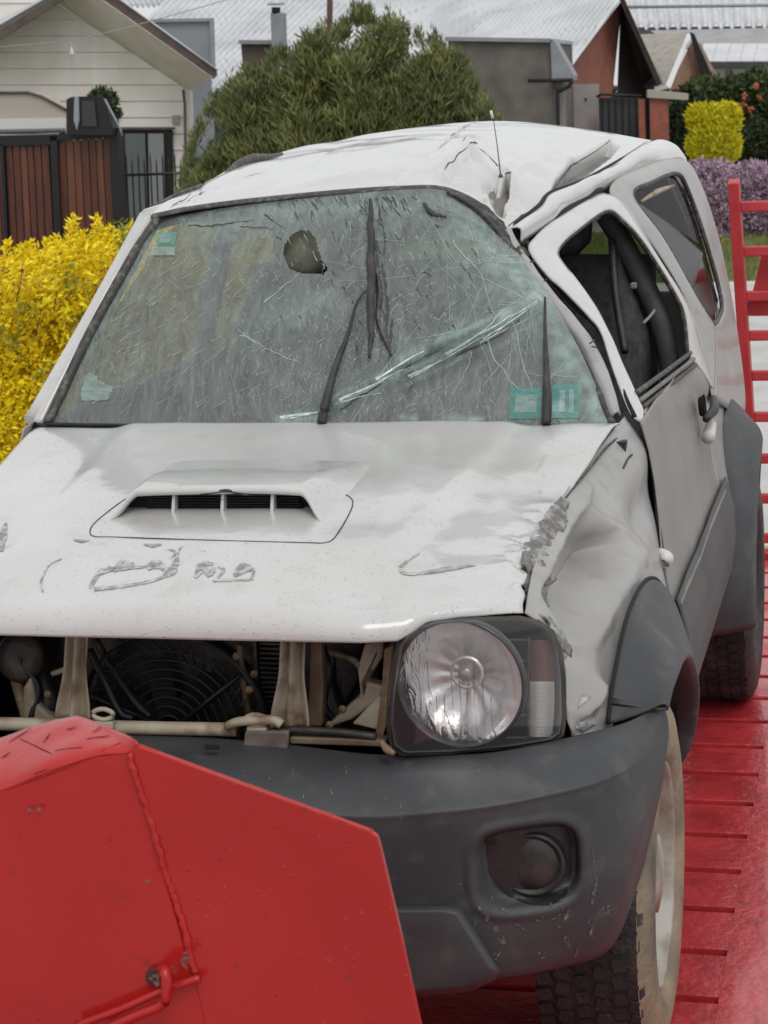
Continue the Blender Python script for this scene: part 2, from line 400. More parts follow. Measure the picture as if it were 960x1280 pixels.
# ================================================================== the ground
GZ = -1.0
ASPH = mat('pale_wet_road', (.36, .36, .365), .45, 0, (.44, .435, .43), .8, (.35, .7), bump=.3, bscale=25, rough2=.6)
add_layer(ASPH, (.24, .24, .24), .35, .55, .7, .5)
EARTH = mat('gravelly_ground', (.22, .21, .19), .85, 0, (.30, .285, .26), 3, bump=.4, bscale=20)
LAWN = mat('lawn_soil', (.09, .11, .035), .9, 0, (.16, .16, .06), 2.5, bump=.6, bscale=30)
CONC = mat('pale_concrete', (.42, .415, .40), .7, 0, (.50, .49, .475), 2, bump=.2, bscale=15)
def sheet(name, xa, xb, ya, yb, z, m, top=None, kind='structure'):
    if top: return mk(name, *box_geo(((xa+xb)/2, (ya+yb)/2, z-top/2), (xb-xa, yb-ya, top)), m, None, smooth=False, kind=kind)
    return mk(name, [V((xa, ya, z)), V((xb, ya, z)), V((xb, yb, z)), V((xa, yb, z))], [(0, 1, 2, 3)], m, None, smooth=False, kind=kind)
sheet('ground', -900, 900, -300, 1500, GZ-.004, EARTH)
sheet('road', -120, 120, -12, 6.5, GZ, ASPH)
sheet('pavement', -120, 120, 6.5, 25.2, GZ+.12, CONC, .12)
sheet('lawn', -60, 60, 25.3, 36.5, GZ+.08, LAWN, .08)
sheet('path', -60, 60, 52, 75, GZ+.004, CONC)
# blades of grass on the lawn where it shows past the ladder ramp
GRASS = mat('grass_blades', (.10, .15, .03), .6, 0, (.22, .23, .07), 1.2, (.35, .65))
vs, fs = [], []
rg = random.Random(3)
for _ in range(16000):
    y = rg.uniform(25.4, 36); x = P(925, 350, y=y).x + rg.uniform(-3.2, 2.2); h = rg.uniform(.05, .16); a = rg.uniform(0, PI); w = .012
    dx, dy = math.cos(a)*w, math.sin(a)*w; lx, ly = rg.uniform(-.05, .05), rg.uniform(-.05, .05)
    i = len(vs); vs += [(x-dx, y-dy, GZ+.075), (x+dx, y+dy, GZ+.075), (x+lx, y+ly, GZ+.08+h)]; fs.append((i, i+1, i+2))
mk('grass', vs, fs, GRASS, None, smooth=False, kind='stuff')

# ---- foliage builder: many small leaves in a shell over several clumps
def leaf_mat(name, a, b, c, sc=2.0):
    m = mat(name, a, .55, 0, b, sc, (.35, .65), spec=.3)
    add_layer(m, c, sc*5, .50, .70, .8)
    return m
def foliage(name, clumps, n, size, m, parent, rng, up=.3, asp=2.2, rough=.25, fill=.35, ns=1.0, kind='stuff', flat_top=None):
    """clumps: (centre, (rx, ry, rz)); leaves are rhombs of length size"""
    vs, fs = [], []
    vol = [c[1][0]*c[1][2]+c[1][1]*c[1][2] for c in clumps]; tot = sum(vol)
    for (c, r), w in zip(clumps, vol):
        for _ in range(int(n*w/tot)):
            d = V((rng.gauss(0, 1), rng.gauss(0, 1), rng.gauss(0, 1))).normalized()
            if d.y > .35 and rng.random() < .7: d.y = -d.y
            k = (1-fill*rng.random()**1.6)
            nn = noise.noise(V((d.x*2.6, d.y*2.6, d.z*2.6))*ns + c); n2 = noise.noise(V((d.x*7, d.y*7, d.z*7))*ns + c)
            k *= 1+rough*nn+rough*.55*n2
            if n2 < -.28 and rng.random() < .75: continue
            p = c + V((d.x*r[0], d.y*r[1], d.z*r[2]))*k
            ax = (V((rng.gauss(0, 1), rng.gauss(0, 1), rng.gauss(0, 1))).normalized()*(1-up) + V((d.x*.5, d.y*.5, 1))*up).normalized()
            sd_ = ax.cross(V((rng.gauss(0, 1), rng.gauss(0, 1), rng.gauss(0, 1)))).normalized()
            s = size*rng.uniform(.6, 1.4); w_ = s/asp
            i = len(vs); vs += [p, p+ax*s*.45+sd_*w_*.5, p+ax*s, p+ax*s*.45-sd_*w_*.5]; fs.append((i, i+1, i+2, i+3))
    return mk(name, vs, fs, m, parent, smooth=False)
def blob(name, c, r, m, parent, seed=0):
    vs, fs = [], []; U_, W__ = 16, 10
    for j in range(W__+1):
        for i in range(U_):
            th, ph = 2*PI*i/U_, PI*j/W__; d = V((math.sin(ph)*math.cos(th), math.sin(ph)*math.sin(th), math.cos(ph)))
            k = 1+.25*noise.noise(d*2+c); vs.append(c+V((d.x*r[0], d.y*r[1], d.z*r[2]))*k)
    for j in range(W__):
        for i in range(U_): fs.append((j*U_+i, j*U_+(i+1) % U_, (j+1)*U_+(i+1) % U_, (j+1)*U_+i))
    return mk(name, vs, fs, m, parent)
BARK = mat('bark', (.07, .05, .035), .9, 0, (.12, .09, .07), 20, bump=.5, bscale=40)
def woody(parent, base, clumps, r=.08):
    tube('trunk', [base, base.lerp(clumps[0][0], .5), clumps[0][0]], [r, r*.7, r*.3], BARK, parent, 8, 8)
    for c, rr in clumps[1:]:
        tube('branch', [base+V((0, 0, .1)), base.lerp(c, .45)+V((0, 0, .15)), c], [r*.5, r*.35, r*.12], BARK, parent, 6, 8)
def pxr(y): return (y-CAM.y)/FOC*1.0       # metres per photo pixel at depth y

# ================================================================== houses
CREAM = mat('cream_siding', (.70, .655, .61), .7, 0, (.76, .72, .68), 1.2, bump=.1, bscale=30)
SOFF = mat('soffit_boards', (.62, .57, .52), .7, 0, (.68, .63, .58), 2)
BROWN = mat('brown_fascia', (.075, .05, .045), .6, 0, (.11, .08, .07), 5)
ZINC = mat('zinc_roof', (.62, .63, .64), .45, .25, (.50, .51, .53), .7, (.4, .65), bump=.1, bscale=10)
add_layer(CREAM, (.45, .42, .38), 1.5, .55, .8, .5, stretch=(1, 1, .25))
add_layer(ZINC, (.34, .34, .34), .9, .56, .70, .6, stretch=(1, 4, 1))
DKWALL = mat('dark_stucco', (.10, .092, .085), .9, 0, (.15, .135, .12), 1.5, bump=.5, bscale=12)
BRICK = mat('brick_red_boards', (.22, .075, .05), .8, 0, (.28, .11, .075), 3, stretch=(6, 6, 1), bump=.2, bscale=20)
DARKW = mat('dark_timber', (.04, .034, .032), .8, 0, (.065, .055, .05), 4, stretch=(6, 6, 1))
GREYM = mat('blue_grey_metal', (.22, .24, .26), .5, .2, (.28, .30, .32), 2)
BLUEG = mat('blue_grey_panel', (.20, .225, .245), .7, 0, (.24, .26, .28), 1)
PINKG = mat('pinkish_render', (.30, .27, .255), .9, 0, (.36, .325, .31), 2)
ORNG = mat('orange_brown_post', (.33, .10, .065), .7, 0, (.26, .08, .05), 5)
IRON = mat('black_iron', (.015, .015, .016), .5, .3)
PLANK = mat('stained_plank', (.115, .032, .016), .45, 0, (.06, .018, .010), 2.2, (.35, .65), stretch=(9, 9, .8), bump=.3, bscale=20)
PLANK2 = mat('stained_plank_light', (.17, .055, .026), .45, 0, (.10, .03, .015), 2.2, (.35, .65), stretch=(9, 9, .8), bump=.3, bscale=20)
GLASSD = mat('window_glass', (.05, .06, .06), .08, 0, (.10, .11, .11), 1.5)
TILE = mat('beige_roof', (.30, .27, .23), .8, 0, (.38, .35, .31), 4, bump=.3, bscale=12)

def quad(name, a, b, c, d, m, parent, **k):
    k.setdefault('smooth', False); return mk(name, [a, b, c, d], [(0, 1, 2, 3)], m, parent, **k)
def down(p, z=GZ): return V((p.x, p.y, z))
def wallq(name, a, b, m, parent, back=.2, **k):
    """vertical wall from the line a-b down to the ground with thickness"""
    A_, B_ = PP(a), PP(b)
    return prism(name, [A_, B_, down(B_), down(A_)], (0, back, 0), m, parent, **k)
def corrug(name, a, b, c, d, period, amp, m, parent, nj=6, lap=None):
    """a ridge-left, b ridge-right, c eave-right, d eave-left; waves run ridge to eave"""
    a, b, c, d = map(PP, (a, b, c, d)); L_ = max((b-a).length, (c-d).length); N_ = int(L_/period*6)
    nrm = (b-a).cross(d-a).normalized()
    if nrm.z < 0: nrm = -nrm
    G = []
    for j in range(nj+1):
        t = j/nj; l = a.lerp(d, t); r = b.lerp(c, t)
        G.append([l.lerp(r, i/N_)+nrm*(amp*math.sin(2*PI*i/6)+(.012*(j % 2) if lap else 0)) for i in range(N_+1)])
    return gridmesh(name, G, m, parent, thick=.01)

# -- cream house with brown-edged gable, left
H = thing('cream_house', 'cream boarded house with wide brown edged gable eaves behind the plank gate', 'house', P(100, 340, y=37))
yw = 36.5
def rake_x(py): return 66+py*1.5
wall_poly = [P(-60, 330, y=yw), P(-60, -60, y=yw), P(-24, -60, y=yw), P(237, 114, y=yw), P(243, 330, y=yw)]
bp_ = prism('wall', [P(-60, 0, y=yw).lerp(P(-60, 0, y=yw), 0), P(66, 0, y=yw), P(237, 114, y=yw), down(P(243, 330, y=yw)), down(P(-60, 330, y=yw))], (-3.1, 6, 0), CREAM, H)
for k in range(19):
    ya, yb = -16+k*20.4, -16+(k+1)*20.4-.6
    tilt = .5
    xr0, xr1 = min(rake_x(ya), 238), min(rake_x(yb), 238)
    o = prism('siding_board', [P(-60, ya, y=yw-.03), P(max(xr0, -50), ya, y=yw-.03), P(xr1, yb, y=yw-.055), P(-60, yb, y=yw-.055)], (0, .03, 0), CREAM, H)
yf = 35.3
# right rake: soffit, fascia, roof skin
s_ = quad('soffit', P(56, -8, y=yw), P(237, 113, y=yw), P(266, 97, y=yf), P(118, -8, y=yf), SOFF, H, thick=.02)
prism('fascia', [P(118, -8, y=yf), P(266, 99, y=yf), P(271, 94, y=yf), P(270, 88, y=yf), P(132, -12, y=yf)], (0, .05, 0), BROWN, H)
corrug('roof', P(132, -14, y=yf-.05), P(132, -14, y=yf-.05)+V((-3.6, 7, 0)), P(272, 88, y=yf-.05)+V((-3.6, 7, 0)), P(272, 88, y=yf-.05), .12, .02, ZINC, H, 3)
# left rake
prism('fascia', [P(-80, 78, y=yf), P(-80, 88, y=yf), P(0, 50, y=yf), P(60, 12, y=yf), P(112, -20, y=yf), P(100, -22, y=yf), P(60, 2, y=yf), P(0, 38, y=yf)], (0, .05, 0), BROWN, H)
corrug('roof', P(95, -24, y=yf-.05), P(95, -24, y=yf-.05)+V((-3.6, 7, 0)), P(-80, 77, y=yf)+V((-3.6, 7, 0)), P(-80, 77, y=yf), .12, .02, ZINC, H, 3)
prism('roof_panel', [P(-80, 60, y=yf+.2), P(0, 24, y=yf+.2), P(64, -8, y=yf+.2), P(92, -22, y=yf+.2), P(90, -18, y=yf+.2), P(0, 36, y=yf+.2), P(-80, 76, y=yf+.2)], (0, .1, 0), ZINC, H)
tube('downpipe', [P(229, 112, y=36.3), P(231, 130, y=36.3), P(232, 190, y=36.3), P(236, 330, y=36.3)], .03, BROWN, H, 8)
prism('corner_board', [P(234, 112, y=36.4), P(239.5, 114, y=36.4), P(245, 330, y=36.4), P(238, 330, y=36.4)], (0, .06, 0), CREAM, H)
prism('vent', [P(215, 144, y=36.4), P(223.5, 144, y=36.4), P(224, 155, y=36.4), P(215.5, 155, y=36.4)], (0, .05, 0), GREYM, H)
# sliding door
prism('door_frame', [P(150, 161, y=36.35), P(215, 161, y=36.35), P(218, 300, y=36.35), P(154, 300, y=36.35)], (0, .06, 0), IRON, H)
prism('door_pane', [P(156, 167, y=36.3), P(181, 167, y=36.3), P(185, 290, y=36.3), P(160, 290, y=36.3)], (0, .03, 0), mat('pane_reflection', (.11, .13, .13), .08), H)
prism('door_pane', [P(185, 167, y=36.3), P(204, 167, y=36.3), P(207, 290, y=36.3), P(188, 290, y=36.3)], (0, .03, 0), mat('pane_curtain', (.22, .23, .24), .2), H)
prism('door_lintel', [P(148, 159, y=36.28), P(217, 159, y=36.28), P(217, 162, y=36.28), P(148, 162, y=36.28)], (0, .1, 0), BROWN, H)
# canopy over the gate
CAN = thing('carport_canopy', 'low cream canopy with corrugated edge over the plank gate at the left', 'canopy', P(40, 200, y=33))
prism('canopy_front', [P(-60, 117, y=33), P(35, 116, y=33), P(52, 121, y=33), P(82, 138, y=33), P(82, 147, y=33), P(-60, 148, y=33)], (0, .5, 0), mat('canopy_beige', (.40, .36, .31), .8), CAN)
tube('canopy_edge', [P(-60, 116, y=32.97), P(35, 115.5, y=32.97), P(52, 120.5, y=32.97), P(84, 138, y=32.97)], .028, BROWN, CAN, 6)
prism('canopy_board', [P(-60, 149, y=32.9), P(82, 147, y=32.9), P(82, 160, y=32.9), P(-60, 163, y=32.9)], (0, .08, 0), mat('white_board', (.60, .59, .57), .6), CAN)
a_, b_ = P(-60, 163, y=32.85), P(82, 160, y=32.85)
G = [[a_.lerp(b_, i/200)+V((0, .02*math.sin(i*1.1), dz)) for i in range(201)] for dz in (0, -.09)]
gridmesh('canopy_sheet', G, mat('grey_sheet', (.16, .165, .17), .5, .3), CAN, thick=.01)
prism('canopy_post', [P(-56, 170, y=32.95), P(-50, 170, y=32.95), down(P(-50, 200, y=32.95)), down(P(-56, 200, y=32.95))], (0, .1, 0), IRON, CAN)
prism('canopy_post', [P(74, 166, y=32.95), P(80, 166, y=32.95), down(P(80, 200, y=32.95)), down(P(74, 200, y=32.95))], (0, .1, 0), IRON, CAN)
# -- plank gate
GT = thing('plank_gate', 'reddish brown plank gate in a black metal frame behind the yellow hedge', 'gate', down(P(70, 340, y=30)))
def plank(x, w, top, m):
    a, b = P(x, top, y=30), P(x+w, top, y=30)
    a2, b2 = P(x+8.2, 338, y=30), P(x+8.2+w, 338, y=30)
    prism('plank', [a, b, V((b2.x, b2.y, GZ+.05)), V((a2.x, a2.y, GZ+.05))], (0, .03+random.uniform(-.006, .006), 0), m, GT)
rp = random.Random(5)
x = -30
while x < 60:
    w = rp.uniform(7.6, 9.8)
    plank(x, w-1.0, 182+rp.uniform(-1, 1), PLANK if rp.random() < .6 else PLANK2); x += w+.4
x = 72
while x < 134:
    w = rp.uniform(8.2, 9.8)
    plank(x, w-.9, 172+rp.uniform(-.6, .6), PLANK if rp.random() < .5 else PLANK2); x += w+.3
def gbar(nm, poly, m=IRON, y=29.93, d=.12): prism(nm, [P(a, b, y=y) for a, b in poly], (0, d, 0), m, GT)
gbar('gate_frame', [(-30, 170), (66, 168), (140, 165), (140, 172), (66, 176), (66, 181), (-30, 183)])
gbar('gate_frame', [(62, 170), (71, 170), (79, 350), (70, 350)])
gbar('gate_frame', [(0, 180), (4, 180), (12, 350), (8, 350)])
gbar('gate_post', [(136, 160), (147, 160), (157, 350), (146, 350)], IRON, 29.88, .2)
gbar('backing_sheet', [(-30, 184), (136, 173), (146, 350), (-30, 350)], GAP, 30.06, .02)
# letter box / lamp housing on top of the gate post
MB = thing('meter_box', 'black box with a grey strip standing on the plank gate top', 'box', P(112, 165, y=29.9))
prism('box_body', [P(83, 124, y=29.7), P(90, 121, y=29.7), P(122, 120, y=29.7), P(131, 124, y=29.7), P(141, 160, y=29.7), P(140, 169, y=29.7), P(83, 168, y=29.7)], (0, .35, 0), IRON, MB)
prism('box_strip', [P(93, 121, y=29.66), P(98, 121, y=29.66), P(99, 150, y=29.66), P(96, 163, y=29.66), P(92, 150, y=29.66)], (0, .03, 0), GREYM, MB)
prism('box_panel', [P(102, 126, y=29.66), P(118, 126, y=29.66), P(121, 158, y=29.66), P(103, 158, y=29.66)], (0, .03, 0), mat('dark_panel', (.03, .032, .036), .5), MB)
tube('stay_rod', [P(131, 124, y=29.68), P(150, 160, y=29.68), P(153, 170, y=29.68)], .018, GREYM, MB, 6)
LG = leaf_mat('creeper_leaf', (.03, .055, .02), (.06, .10, .035), (.10, .13, .05), 5)
rr = random.Random(11)
cp = thing('creeper', 'small green creeper hanging beside the black box on the gate', 'plant', P(132, 140, y=30.1))
s = pxr(30.1)
cl = [(P(128, 122, y=30.1), (15*s, .2, 11*s)), (P(140, 138, y=30.1), (8*s, .2, 18*s))]
foliage('foliage', cl, 1500, .10, LG, cp, rr, up=.1, rough=.4)
tube('stem', [P(136, 160, y=30.1), P(138, 140, y=30.1), P(128, 122, y=30.1)], .01, BARK, cp, 5)
# -- picket fence
PF = thing('iron_fence', 'black spiked iron picket fence between the plank gate and the big bush', 'fence', down(P(195, 340, y=31)))
fv = None
for k in range(11):
    x = 157+k*7.6
    big = k % 2 == 0
    a = P(x, 190 if big else 198, y=31); b = P(x+6.5, 335, y=31); b = V((b.x, b.y, GZ))
    if k in (0, 1):
        m0 = tube('picket', [a, a+V((0, 0, -.10)), b], [.003, .014, .014], IRON, PF, 6)
        if k == 0: pA, aA = m0, a
        else: pB, aB = m0, a
    else:
        src, sa = (pA, aA) if big else (pB, aB)
        o = src.copy(); COL.objects.link(o); o.parent = PF; o.location = src.location + (a-sa)
for yy in (219, 300):
    tube('fence_rail', [P(152, yy, y=31), P(238, yy-3, y=31)], .028, IRON, PF, 6)
prism('fence_post', [P(147, 170, y=31), P(152, 170, y=31), down(P(158, 330, y=31)), down(P(153, 330, y=31))], (0, .08, 0), IRON, PF)
# -- overhead wire with its insulator
tube_w = tube('overhead_wire', [P(-40, 62, y=33.5), P(85, 50, y=33.5), P(190, 26, y=34), P(420, -40, y=36)], .010, mat('wire_grey', (.3, .3, .3), .6), None, 6, 20)
tag(tube_w, 'thin grey overhead wire running past the cream gable', 'wire')
ins = lathe('insulator', [(.001, .12), (.02, .05), (.045, -.03), (.03, -.07), (.001, -.08)], P(90, 65, y=34), (0, 0, 1), WHITE, None, 12)
tag(ins, 'tiny white insulator on a drop wire before the cream gable', 'insulator')
dw = tube('drop_wire', [P(88, 50, y=34), P(91, 90, y=34), P(93, 122, y=31)], .006, bpy.data.materials['wire_grey'], None, 5)
tag(dw, 'thin drop wire falling to the black box on the gate', 'wire')

# -- blue grey outhouse wall behind the cream gable
BGH = thing('blue_grey_shed', 'flat blue grey shed wall rising behind the cream gable eaves', 'shed', down(P(230, 60, y=45)))
prism('wall', [P(185, 28, y=45), P(262, 26, y=45), P(264, 92, y=45), down(P(264, 92, y=45)), down(P(185, 92, y=45))], (-1.2, 3, 0), BLUEG, BGH)
prism('trim', [P(184, 24, y=44.9), P(266, 22.5, y=44.9), P(268, 92, y=44.9), P(264, 92, y=44.9), P(262, 26.5, y=44.9), P(184, 28, y=44.9)], (0, .1, 0), GREYM, BGH)

# -- long house with the corrugated roof (left slope) and chimney
LH = thing('metal_roofed_house', 'long house with pale corrugated metal roof behind the shed and bush', 'house', down(P(400, 80, y=56)))
corrug('roof', P(240, -34, y=66), P(720, -48, y=66), P(560, 104, y=52), P(96, 118, y=52), .26, .085, ZINC, LH, 6, True)
corrug('upper_roof', P(100, -60, y=74), P(640, -80, y=74), P(640, 0, y=67), P(160, 8, y=67), .26, .085, ZINC, LH, 3)
prism('wall', [P(180, 104, y=54), P(560, 100, y=54), down(P(560, 100, y=54)), down(P(180, 104, y=54))], (0, 6, 0), DKWALL, LH)
ch = prism('chimney', [P(338, 16, y=50), P(353, 16, y=50), P(355, 72, y=50), P(340, 72, y=50)], (0, .35, 0), GREYM, LH)
lathe('chimney_cap', [(.001, .20), (.12, .16), (.26, .04), (.24, .02), (.001, .02)], P(345, 7, y=50.1), (0, 0, 1), mat('cap_pale', (.5, .5, .5), .5, .3), ch, 20)
tube('chimney_neck', [P(345, 9, y=50.1), P(345, 17, y=50.1)], .12, IRON, ch, 10)
prism('dormer_box', [P(301, 53, y=50.4), P(340, 53, y=50.4), P(340, 90, y=50.4), P(304, 90, y=50.4)], (0, .8, 0), mat('brown_box', (.10, .08, .06), .8), LH)
prism('dormer_roof', [P(298, 50, y=50.2), P(344, 50, y=50.2), P(344, 55, y=50.2), P(298, 55, y=50.2)], (0, 1.0, 0), GREYM, LH)
pole = tube('utility_pole', [P(413, -60, y=47), P(412, 34, y=47), down(P(412, 60, y=47))], .075, mat('pole_brown', (.10, .05, .04), .8), None, 10)
tag(pole, 'thin brown pole standing up behind the top of the big bush', 'pole')

# -- brown house with steep corrugated roof, centre right
BH = thing('brown_house', 'brown boarded house with steep white corrugated roof right of the bush', 'house', down(P(740, 150, y=48)))
corrug('roof', P(540, -60, y=60), P(786, -18, y=50), P(710, 84, y=44), P(418, 62, y=54), .25, .085, ZINC, BH, 6, True)
prism('gable_wall', [P(713, 84, y=45), P(776, 2, y=49), P(763, 122, y=48), down(P(763, 122, y=48)), down(P(700, 105, y=45))], (0, .3, 0), BRICK, BH)
for k in range(5):
    xx = 712+k*11; tp = 84-(xx-712)*1.3
    prism('wall_board', [P(xx, tp+3, y=44.95+k*.7), P(xx+10, tp-9, y=45.6+k*.7), P(xx+8, 124, y=45.6+k*.7), P(xx-2, 112, y=44.95+k*.7)], (0, .1, 0), BRICK, BH)
prism('gable_wall', [P(776, 2, y=49), P(824, 104, y=51), P(806, 110, y=51), down(P(803, 120, y=51)), down(P(763, 122, y=49))], (0, .3, 0), DARKW, BH)
prism('bargeboard', [P(774, -4, y=47), P(779, -4, y=47), P(827, 104, y=49), P(822, 108, y=49)], (0, .15, 0), BROWN, BH)
prism('verge_trim', [P(774, -6, y=48.8), P(778, -4, y=48.8), P(713, 85, y=44.6), P(708, 82, y=44.6)], (0, .1, 0), mat('verge_white', (.6, .6, .6), .5), BH)
quad('soffit', P(776, 2, y=49), P(824, 106, y=51), P(822, 108, y=49), P(774, -2, y=47), DARKW, BH, thick=.02)
# yard wall, dark gate and posts in front of it
YW = thing('yard_wall', 'pinkish rendered yard wall below the brown gable', 'wall', down(P(722, 160, y=43)))
wallq('wall', (701, 105, 43), (747, 105, 43), PINKG, YW)
lathe('wall_hook', [(.001, 0), (.03, -.02), (.02, -.08)], P(732, 124, y=42.95), (0, -1, 0), GAP, YW, 10)
DG = thing('dark_gate', 'dark sheet metal gate between the pinkish wall and orange posts', 'gate', down(P(775, 170, y=42.5)))
wallq('gate_leaf', (748, 122, 42.5), (800, 122, 42.5), mat('dark_sheet', (.045, .047, .052), .6), DG, .06)
for k in range(6): 
    x = 752+k*8.4; prism('gate_rib', [P(x, 123, y=42.45), P(x+1.2, 123, y=42.45), down(P(x+1.2, 160, y=42.45)), down(P(x, 160, y=42.45))], (0, .04, 0), IRON, DG)
tube('gate_bar', [P(746, 121, y=42.4), P(752, 118, y=42.4), P(802, 120, y=42.4)], .035, IRON, DG, 6)
op = thing('brick_pillar', 'narrow orange brown pillar beside the dark gate', 'pillar', down(P(803, 170, y=42)))
wallq('pillar_shaft', (798, 124, 42), (806, 124, 42), ORNG, op, .2); wallq('pillar_gap', (806.5, 122, 42.1), (811, 122, 42.1), GAP, op, .2)  # black strip stands in for the dark gap between the two pillars
op = thing('brick_pillar', 'wide orange brown pillar under the small gabled house', 'pillar', down(P(824, 170, y=42)))
wallq('pillar_shaft', (812, 122, 41.9), (834, 122, 41.9), ORNG, op, .3)
prism('pillar_cap', [P(809, 112, y=41.8), P(858, 117, y=41.8), P(858, 125, y=41.8), P(809, 122, y=41.8)], (0, .5, 0), mat('cap_cream', (.38, .34, .30), .8), op)
# dark grey outbuilding with a fascia
OB = thing('dark_outbuilding', 'dark grey stucco outbuilding with pale metal fascia right of the bush', 'outbuilding', down(P(640, 150, y=40)))
wallq('wall', (560, 50, 40), (689, 52, 40), DKWALL, OB, 3)
prism('coping', [P(556, 46, y=39.9), P(688, 48, y=39.9), P(690, 53, y=39.9), P(556, 51, y=39.9)], (0, 3.2, 0), GREYM, OB)
prism('fascia', [P(688, 50, y=39.9), P(692, 50, y=39.9), P(717, 94, y=39.9), P(717, 100, y=39.9), P(690, 101, y=39.9)], (0, .6, 0), GREYM, OB)
wallq('side_wall', (690, 101, 40.1), (703, 101, 40.1), mat('grey_render', (.22, .21, .20), .9), OB, .4)
tube('downpipe', [P(714, 100, y=39.8), P(712, 107, y=39.8), P(699, 114, y=39.8), P(697, 122, y=39.8), down(P(697, 170, y=39.8))], .045, IRON, OB, 8, 24)
tube('gutter', [P(660, 101, y=39.8), P(716, 100, y=39.8)], .04, IRON, OB, 8)
# small gabled house
SH = thing('small_gabled_house', 'small brown house with beige roof and white verge behind the brown house', 'house', down(P(850, 150, y=50)))
quad('roof', P(800, 44, y=56), P(862, 42, y=54), P(833, 110, y=49), P(790, 108, y=52), TILE, SH, thick=.06)
prism('verge_trim', [P(859, 42, y=53.9), P(865, 42, y=53.9), P(838, 110, y=49), P(818, 114, y=49), P(818, 108, y=49), P(832, 106, y=49)], (0, .12, 0), bpy.data.materials['verge_white'], SH)
prism('gable_wall', [P(836, 112, y=50), P(864, 52, y=53), P(892, 106, y=53), down(P(892, 120, y=53)), down(P(836, 120, y=50))], (0, 3, 0), mat('brown_render', (.26, .15, .095), .85, 0, (.20, .11, .07), 2), SH)
prism('bargeboard', [P(862, 40, y=52.5), P(867, 42, y=52.5), P(895, 105, y=52.5), P(880, 106, y=52.5), P(872, 80, y=52.5)], (0, .3, 0), IRON, SH)
# far roofs
FRH = thing('far_white_roof_house', 'far house under a wide white metal roof at the top right', 'house', down(P(880, 40, y=90)))
corrug('roof', P(775, -30, y=110), P(1010, -36, y=110), P(1010, 32, y=92), P(785, 34, y=92), .6, .15, ZINC, FRH, 4)
prism('wall', [P(790, 34, y=93), P(1005, 32, y=93), P(1005, 60, y=93), P(790, 60, y=93)], (0, 4, 0), GREYM, FRH)
tube('gutter', [P(780, 9, y=91), P(1000, 6, y=91)], .08, GREYM, FRH, 6)
FGH = thing('far_tiled_roof_house', 'far low house with pale sheet roof above the green shrubs', 'house', down(P(900, 80, y=75)))
prism('rear_roof', [P(812, 38, y=80), P(1000, 34, y=80), P(1000, 58, y=78), P(850, 60, y=78)], (0, .3, 0), mat('grey_sheet_roof', (.33, .33, .33), .7, 0, (.28, .28, .28), 2), FGH)
for k in range(8):
    xa = 874+k*17; quad('roof_sheet', P(xa+6, 55, y=76), P(xa+22.4, 55, y=76), P(xa+16.4, 77+.3*(k % 2), y=72), P(xa, 77, y=72), ZINC, FGH, thick=.05)
prism('eave_board', [P(872, 77, y=72), P(1010, 76, y=72), P(1010, 81, y=72), P(872, 82, y=72)], (0, .3, 0), DARKW, FGH)
wallq('wall', (876, 82, 73), (1010, 81, 73), mat('green_grey_wall', (.20, .21, .17), .9), FGH, 1)
for xa in (890, 915, 941): prism('window', [P(xa, 86, y=72.95), P(xa+16, 86, y=72.95), P(xa+16, 104, y=72.95), P(xa, 104, y=72.95)], (0, .05, 0), mat('far_window', (.33, .35, .33), .3) if xa == 890 else bpy.data.materials['far_window'], FGH)

# ================================================================== planting
rr = random.Random(21)
# yellow hedge
YEL = leaf_mat('golden_leaf', (.88, .68, .008), (.92, .76, .02), (.66, .46, .005), 3)
YEL.node_tree.nodes['Principled BSDF'].inputs['Transmission Weight'].default_value = 0
HG = thing('yellow_hedge', 'bright golden yellow hedge with feathery shoots left of the car', 'hedge', down(P(80, 500, y=10.5)))
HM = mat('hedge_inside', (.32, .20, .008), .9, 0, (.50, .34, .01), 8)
def topz(px): 
    base = {(-60): 326, 0: 322, 30: 314, 55: 312, 70: 300, 100: 298, 120: 292, 150: 288, 200: 290, 260: 300, 340: 310}
    ks = sorted(base)
    for a, b in zip(ks, ks[1:]):
        if px <= b: f = (px-a)/(b-a); return base[a]*(1-f)+base[b]*f
    return 310
vs, fs = [], []
def leafq(p, ax, s, w, rng=rr):
    sd_ = ax.cross(V((rng.gauss(0, 1), rng.gauss(0, 1), rng.gauss(0, 1)))).normalized()
    i = len(vs); vs.extend([p, p+ax*s*.45+sd_*w*.5, p+ax*s, p+ax*s*.45-sd_*w*.5]); fs.append((i, i+1, i+2, i+3))
for _ in range(52000):
    px = rr.uniform(-70, 330); yy = 10.2+abs(rr.gauss(0, .5)) if rr.random() < .7 else rr.uniform(10.2, 12)
    t = rr.random(); zt = P(px, topz(px)+5, y=10.4).z + .05*noise.noise(V((px*.05, yy*3, 2))) + .03*noise.noise(V((px*.15, yy*8, 2)))
    x = P(px, 400, y=10.4).x; z = zt-(zt-GZ-.1)*t**1.1
    if t < .05: yy = rr.uniform(10.2, 12)
    bul = .12*noise.noise(V((x*2.2, z*2.6, 1)))+.07*noise.noise(V((x*6, z*9, 4)))
    p = V((x, yy+bul*1.2-.1, z))
    if noise.noise(V((x*6, z*10, 9))) < -.24 and rr.random() < .9: continue
    ax = (V((rr.gauss(.55, .35), rr.gauss(-.4, .4), rr.gauss(.30, .35)))).normalized()
    k_ = rr.choice((.7, 1, 1, 1.35)); leafq(p, ax, rr.uniform(.03, .07)*k_, rr.uniform(.014, .026)*k_)
